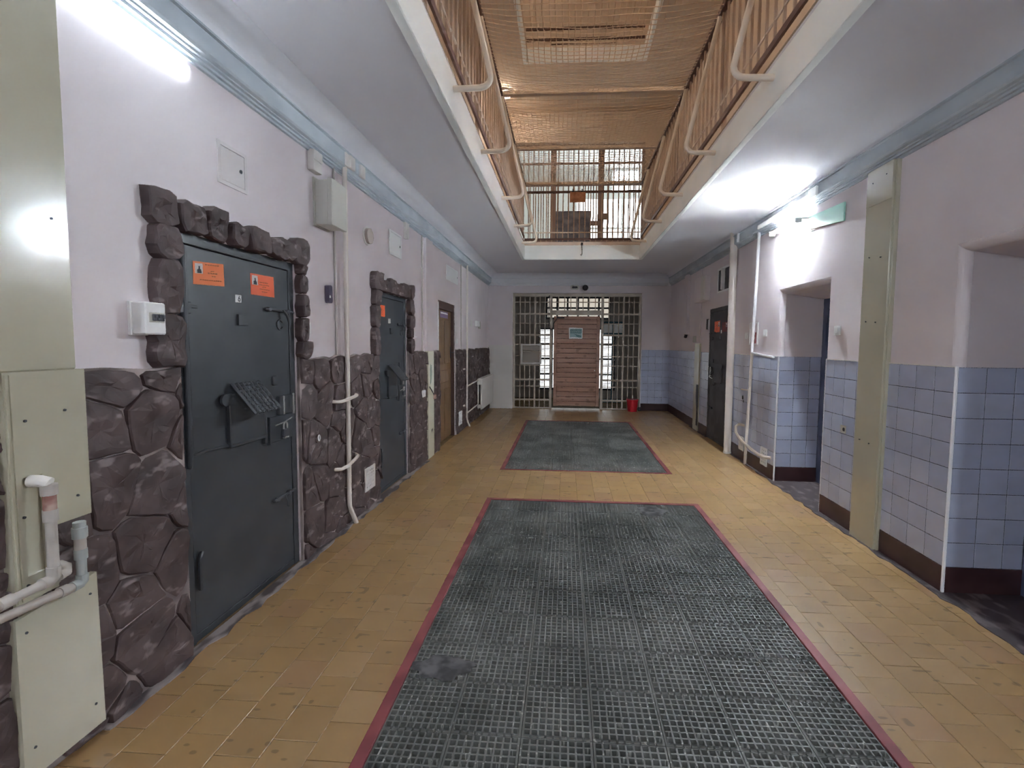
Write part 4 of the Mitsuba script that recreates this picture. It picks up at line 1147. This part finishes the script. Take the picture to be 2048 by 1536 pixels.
# bucket and broom at the gate foot
kb = thing('bucket', 'red plastic bucket on the floor at the right foot of the gate', 'bucket')
bxp, byp = 1.585, YB - .16
part(kb, 'body', M().tube([(bxp, byp, .002), (bxp, byp, .15), (bxp, byp, .285)], [.105, .122, .138], 20), 'm_red', 50)
part(kb, 'rim', M().tube([(bxp + .140 * math.cos(a), byp + .140 * math.sin(a), .285) for a in np.linspace(0, 2 * np.pi, 25)], .008, 6), 'm_red', 50)
part(kb, 'inside', M().tube([(bxp, byp, .2855), (bxp, byp, .287)], .130, 20), 'm_dark')
kb = thing('mop', 'thin broom stick leaning in the right corner of the gate', 'broom')
part(kb, 'stick', M().tube([(1.765, YB - .04, .08), (1.745, YB + .02, .68)], .011, 8), 'm_broom', 40)
part(kb, 'head', M().box(1.735, 1.80, YB - .09, YB - .01, .0, .09, .01), 'm_dark')

# vestibule behind the gate
YV = 13.9
struct('wall_vestibule', M().box(-1.75, -1.65, YB + .3, YV, 0, 3.1).box(2.15, 2.25, YB + .3, YV, 0, 3.1).box(-1.75, 2.25, YV, YV + .1, 0, 3.1), 'm_vest', 'pale walls of the vestibule behind the gate', 'wall')
struct('ceiling_vestibule', M().box(-1.75, 2.25, YB + .3, YV + .1, 3.1, 3.2), 'm_vest', 'ceiling of the vestibule behind the gate', 'ceiling')
def glazed(name, u0, u1, v0, v1, Y, nu, nv, col, label, fr='m_steel_dark', bw_=.035):
    labels[name] = {'label': label, 'category': 'window', 'kind': 'structure'}
    USED[name] = 0
    W_ = back(Y)
    g = rect(u0, u1, v0, v1)
    du, dv = (u1 - u0 - bw_) / nu, (v1 - v0 - bw_) / nv
    panes = [rect(u0 + bw_ + i * du, u0 + (i + 1) * du, v0 + bw_ + j * dv, v0 + (j + 1) * dv) for i in range(nu) for j in range(nv)]
    part(name, 'frame', M().prism(g.difference(unary_union(panes)), 0, .05).to(W_), fr)
    for p_ in panes:
        a, b, c, d = p_.bounds
        v = W_(np.array([(a, b, .02), (c, b, .02), (c, d, .02), (a, d, .02)]))
        f = np.array([(0, 1, 2), (0, 2, 3)])
        n = np.cross(v[1] - v[0], v[2] - v[0])
        if n[1] > 0:
            f = f[:, ::-1]
        part(name, 'pane', (v, f), 'm_white', emitter=emit(col))
glazed('window_1', -.80, 1.42, .25, 2.05, YV, 6, 4, WIN_COOL, 'bright frosted window behind the barred gate', bw_=.05)
glazed('window_2', -.60, 1.25, 2.30, 2.95, YV, 6, 2, WIN_WARM, 'creamy lit transom window above, behind the barred gate', bw_=.05)
bl = M()
for i in range(38):
    z = .30 + i * .046
    bl.box(-.76, 1.38, z, z + .014, .055, .062)
labels[part('window_1', 'blind', bl.to(back(YV)), 'm_offwhite')] = {'label': 'thin horizontal slats before the panes', 'kind': 'stuff'}
kf = thing('blue_notice_board', 'dark blue double frame with two white sheets behind the right grille', 'board')
part(kf, 'frame', M().box(.98, 1.56, 1.86, 2.21, 0, .04, .004).to(back(13.2)), 'm_blue_frame')
part(kf, 'sheet', M().box(1.02, 1.25, 1.90, 2.13, .04, .043).to(back(13.2)), 'm_paper')
part(kf, 'sheet', M().box(1.30, 1.52, 1.90, 2.13, .04, .043).to(back(13.2)), 'm_paper')
part(kf, 'stand', M().box(1.25, 1.29, 0.0, 1.88, -.03, .0).box(1.0, 1.54, .0, .04, -.2, .2).to(back(13.2)), 'm_blue_frame')

# ================================================================== GALLERY RAILINGS AND NET
ZT = 4.70
def railing(label, kind):
    k = thing('gallery_railing', label, 'railing', None)
    if kind in ('L', 'R'):
        x = OX0 - .005 if kind == 'L' else OX1 + .005
        s = 1 if kind == 'L' else -1
        part(k, 'bottom_rail', M().box(x - .012, x + .012, OY0, OY1, 3.665, 3.715, .003), 'm_rail_brown', label='dark brown bottom rail')
        part(k, 'middle_rail', M().tube([(x, OY0, 3.84), (x, OY1, 3.84)], .010, 6), 'm_rail')
        part(k, 'top_rail', M().box(x - .03, x + .03, OY0, OY1, ZT - .03, ZT + .03, .006), 'm_rail_brown', label='brown top rail carrying the net')
        n = 56
        for i in range(n):
            y = 1.2 + (OY1 - 1.3) * i / n
            part(k, 'baluster', M().box(x - .009, x + .009, y - .009, y + .009, 3.70, ZT - .02), 'm_rail_shaded')
        for i, y in enumerate((1.2, 3.0, 4.7, 6.4, 8.1)):
            part(k, 'post', M().box(x - s * .03 - .018, x - s * .03 + .018, y - .018, y + .018, ZG, ZT, .003), 'm_rail_shaded')
        ys = (2.25, 3.53, 4.66, 6.12, 7.55, 8.80) if kind == 'L' else (2.2, 3.49, 4.78, 6.06, 7.35, 8.70)
        for y in ys:
            pts_ = [(x + s * .0, y, 3.43), (x + s * .20, y, 3.435)]
            for a in np.linspace(-80, 0, 6):
                pts_.append((x + s * (.215 + .075 * math.cos(math.radians(a))), y, 3.512 + .075 * math.sin(math.radians(a))))
            pts_ += [(x + s * .24, y, 3.72), (x + s * .012, y, ZT - .03)]
            part(k, 'bracket', M().tube(pts_, .0225, 10), 'm_bracket', 50, 'bent cream tube bracing the rail')
    else:
        y = OY1 + .02
        part(k, 'bottom_rail', M().box(OX0, OX1, y - .012, y + .012, 3.625, 3.665, .003), 'm_rail_brown')
        part(k, 'middle_rail', M().tube([(OX0, y, 3.775), (OX1, y, 3.775)], .012, 6), 'm_rail')
        part(k, 'top_rail', M().box(OX0, OX1, y - .02, y + .02, 4.535, 4.575, .004), 'm_rail_brown')
        n = 21
        for i in range(1, n):
            x = OX0 + (OX1 - OX0) * i / n
            part(k, 'baluster', M().box(x - .009, x + .009, y - .009, y + .009, 3.60, 4.68), 'm_rail_shaded')
    return k
railing('cream gallery railing with bent tube brackets along the left side of the ceiling opening', 'L')
railing('cream gallery railing with bent tube brackets along the right side of the ceiling opening', 'R')
railing('cream barred gallery railing across the far end of the ceiling opening', 'E')
ks = thing('hanging_sign', 'rusty orange sign hung on the top rail at the far end of the gallery', 'sign')
part(ks, 'board', M().box(.03, .335, 4.345, 4.54, .03, .045, .003).to(back(OY1 + .02)), 'm_sign_brown')
part(ks, 'hook', M().box(.08, .10, 4.53, 4.60, .0, .04).box(.26, .28, 4.53, 4.60, .0, .04).to(back(OY1 + .02)), 'm_dark')
kh = thing('cable_hook', 'small dark hook dangling on the white edge at the far end of the opening', 'hook')
part(kh, 'wire', M().tube([(.275, OY1 - .03, 3.56), (.285, OY1 - .035, 3.40), (.285, OY1 - .035, 3.34), (.27, OY1 - .04, 3.31), (.255, OY1 - .035, 3.34)], .006, 6), 'm_dark', 40)
part(kh, 'plate', M().box(.26, .30, OY1 - .03, OY1 - .01, 3.52, 3.57, .003), 'm_dark')

kn = thing('safety_net', 'tan wire safety net stretched across the opening between the gallery railings', 'net')
beams = (-1.4, 1.0, 2.72, 4.42, 6.12, 7.80, 9.48)
for y in beams:
    part(kn, 'cross_beam', M().box(OX0, OX1, y - .035, y + .035, ZT - .02, ZT + .03, .005), 'm_rail', label='cream beam under the net')
def net_panel(ya, yb, seed):
    r = random.Random(seed)
    m = M()
    nx, ny = 38, 28
    xs = np.linspace(OX0, OX1, nx + 1)
    ys = np.linspace(ya, yb, ny + 1)
    def z(x, y):
        s = (x - OX0) / (OX1 - OX0)
        t = (y - ya) / (yb - ya)
        return ZT - .012 - .15 * np.power(np.clip(4 * s * (1 - s), 0, 1), .8) * np.power(np.clip(4 * t * (1 - t), 0, 1), .8) + .006 * np.sin(9 * x + seed) * np.sin(7 * y)
    def wire(P):
        P = np.asarray(P)
        n = len(P)
        rr = .0040
        V = np.concatenate([P + [0, 0, rr], P + [rr * .87, rr * .87, -rr * .5] * np.array([1, 1, 1]), P + [-rr * .87, -rr * .87, -rr * .5]])
        F = []
        for i in range(n - 1):
            for a, b in ((0, 1), (1, 2), (2, 0)):
                F += [(a * n + i, b * n + i, b * n + i + 1), (a * n + i, b * n + i + 1, a * n + i + 1)]
        m.add(V, F)
    tt = np.linspace(ya, yb, 15)
    for x in xs[1:-1]:
        j = r.uniform(-.006, .006)
        wire(np.column_stack([x + j + .004 * np.sin(tt * 11 + x * 5), tt, z(np.full_like(tt, x), tt)]))
    tx = np.linspace(OX0, OX1, 77)
    for y in ys[1:-1]:
        j = r.uniform(-.006, .006)
        wire(np.column_stack([tx, y + j + .003 * np.sin(tx * 105), z(tx, np.full_like(tx, y))]))
    return m
for i in range(1, len(beams) - 1):
    labels[part(kn, 'mesh', net_panel(beams[i] + .03, beams[i + 1] - .03, i), 'm_net')] = {'label': 'square wire mesh', 'kind': 'stuff'}

# ---- upper gate in the end wall of the gallery, and bright landing behind it
GU = back(YB + .1)
k = thing('barred_partition', 'tall brown barred partition with a grille door at the end of the gallery', 'gate')
for (a, b) in ((GX0, GX0 + .06), (GX1 - .06, GX1), (-.42, -.29), (.72, .84)):
    part(k, 'post', M().box(a, b, ZG, UGZ, -.03, .03, .003).to(GU), 'm_upper_gate')
for z in (3.62, 4.05, 5.36, 5.86, UGZ - .04):
    part(k, 'cross_bar', M().box(GX0, GX1, z - .022, z + .022, -.02, .02, .003).to(GU), 'm_upper_gate')
for i in range(1, 26):
    u = GX0 + (GX1 - GX0) * i / 26
    part(k, 'upright_bar', M().box(u - .011, u + .011, ZG, UGZ, -.011, .011).to(GU), 'm_upper_gate')
part(k, 'steel_plate', M().box(-.30, .53, 3.62, 4.75, .012, .03, .003).to(GU), 'm_plate', label='dark blue grey steel plate on the grille door')
part(k, 'lock_box', M().box(.70, .94, 4.54, 4.68, .02, .07, .005).to(GU), 'm_upper_gate')
part(k, 'latch', M().box(.53, .77, 4.40, 4.51, .02, .05, .005).to(GU), 'm_upper_gate')
struct('wall_landing', M().box(-2.0, -1.9, YB + .2, 14.4, ZG, UGZ + .4).box(2.4, 2.5, YB + .2, 14.4, ZG, UGZ + .4).box(-2.0, 2.5, 14.4, 14.5, ZG, UGZ + .4).box(-2.0, 2.5, YB + .2, 14.5, ZG - .1, ZG), 'm_land', 'white walls of the landing behind the upper partition', 'wall')
struct('ceiling_landing', M().box(-2.0, 2.5, YB + .2, 14.5, UGZ + .4, UGZ + .5), 'm_land', 'ceiling of the landing behind the upper partition', 'ceiling')
mat('m_land', (.78, .80, .79), .8, .1)
glazed('window_3', .2, 2.3, 4.1, 5.9, 14.4, 3, 2, tuple(3.2 * a for a in WIN_COOL), 'bright window behind the upper barred partition', 'm_white', .06)
glazed('window_4', 1.25, 2.1, 6.05, 6.68, 14.4, 1, 1, tuple(3.2 * a for a in WIN_COOL), 'small bright window high behind the upper partition', 'm_white', .04)
# second gallery railing at the far end, and a lit window behind it
k = thing('gallery_railing', 'warm lit railing of the second gallery seen through the net above the white edge', 'railing')
y = OY1 + .02
for z in (ZU + .42, ZU + .62, ZU + 1.25):
    part(k, 'rail', M().box(OX0, OX1, y - .02, y + .02, z - .02, z + .02, .003), 'm_rail_brown')
for i in range(1, 19):
    x = OX0 + (OX1 - OX0) * i / 19
    part(k, 'baluster', M().box(x - .01, x + .01, y - .01, y + .01, ZU + .3, ZU + 1.25), 'm_rail')
glazed('window_5', -.45, 1.05, ZU + .95, ZU + 1.6, YB + .15, 4, 2, (.10, .08, .055), 'warm lit window above the second gallery', 'm_rail_brown', .04)

import os
if os.environ.get('SCENE_STATS'):
    print(len(scene), 'entries', nst, 'stones', count, 'floor tiles', len(tile_cands), 'wall tiles', sum(len(v[1]) for v in meshkit.WRITTEN.values()), 'tris')
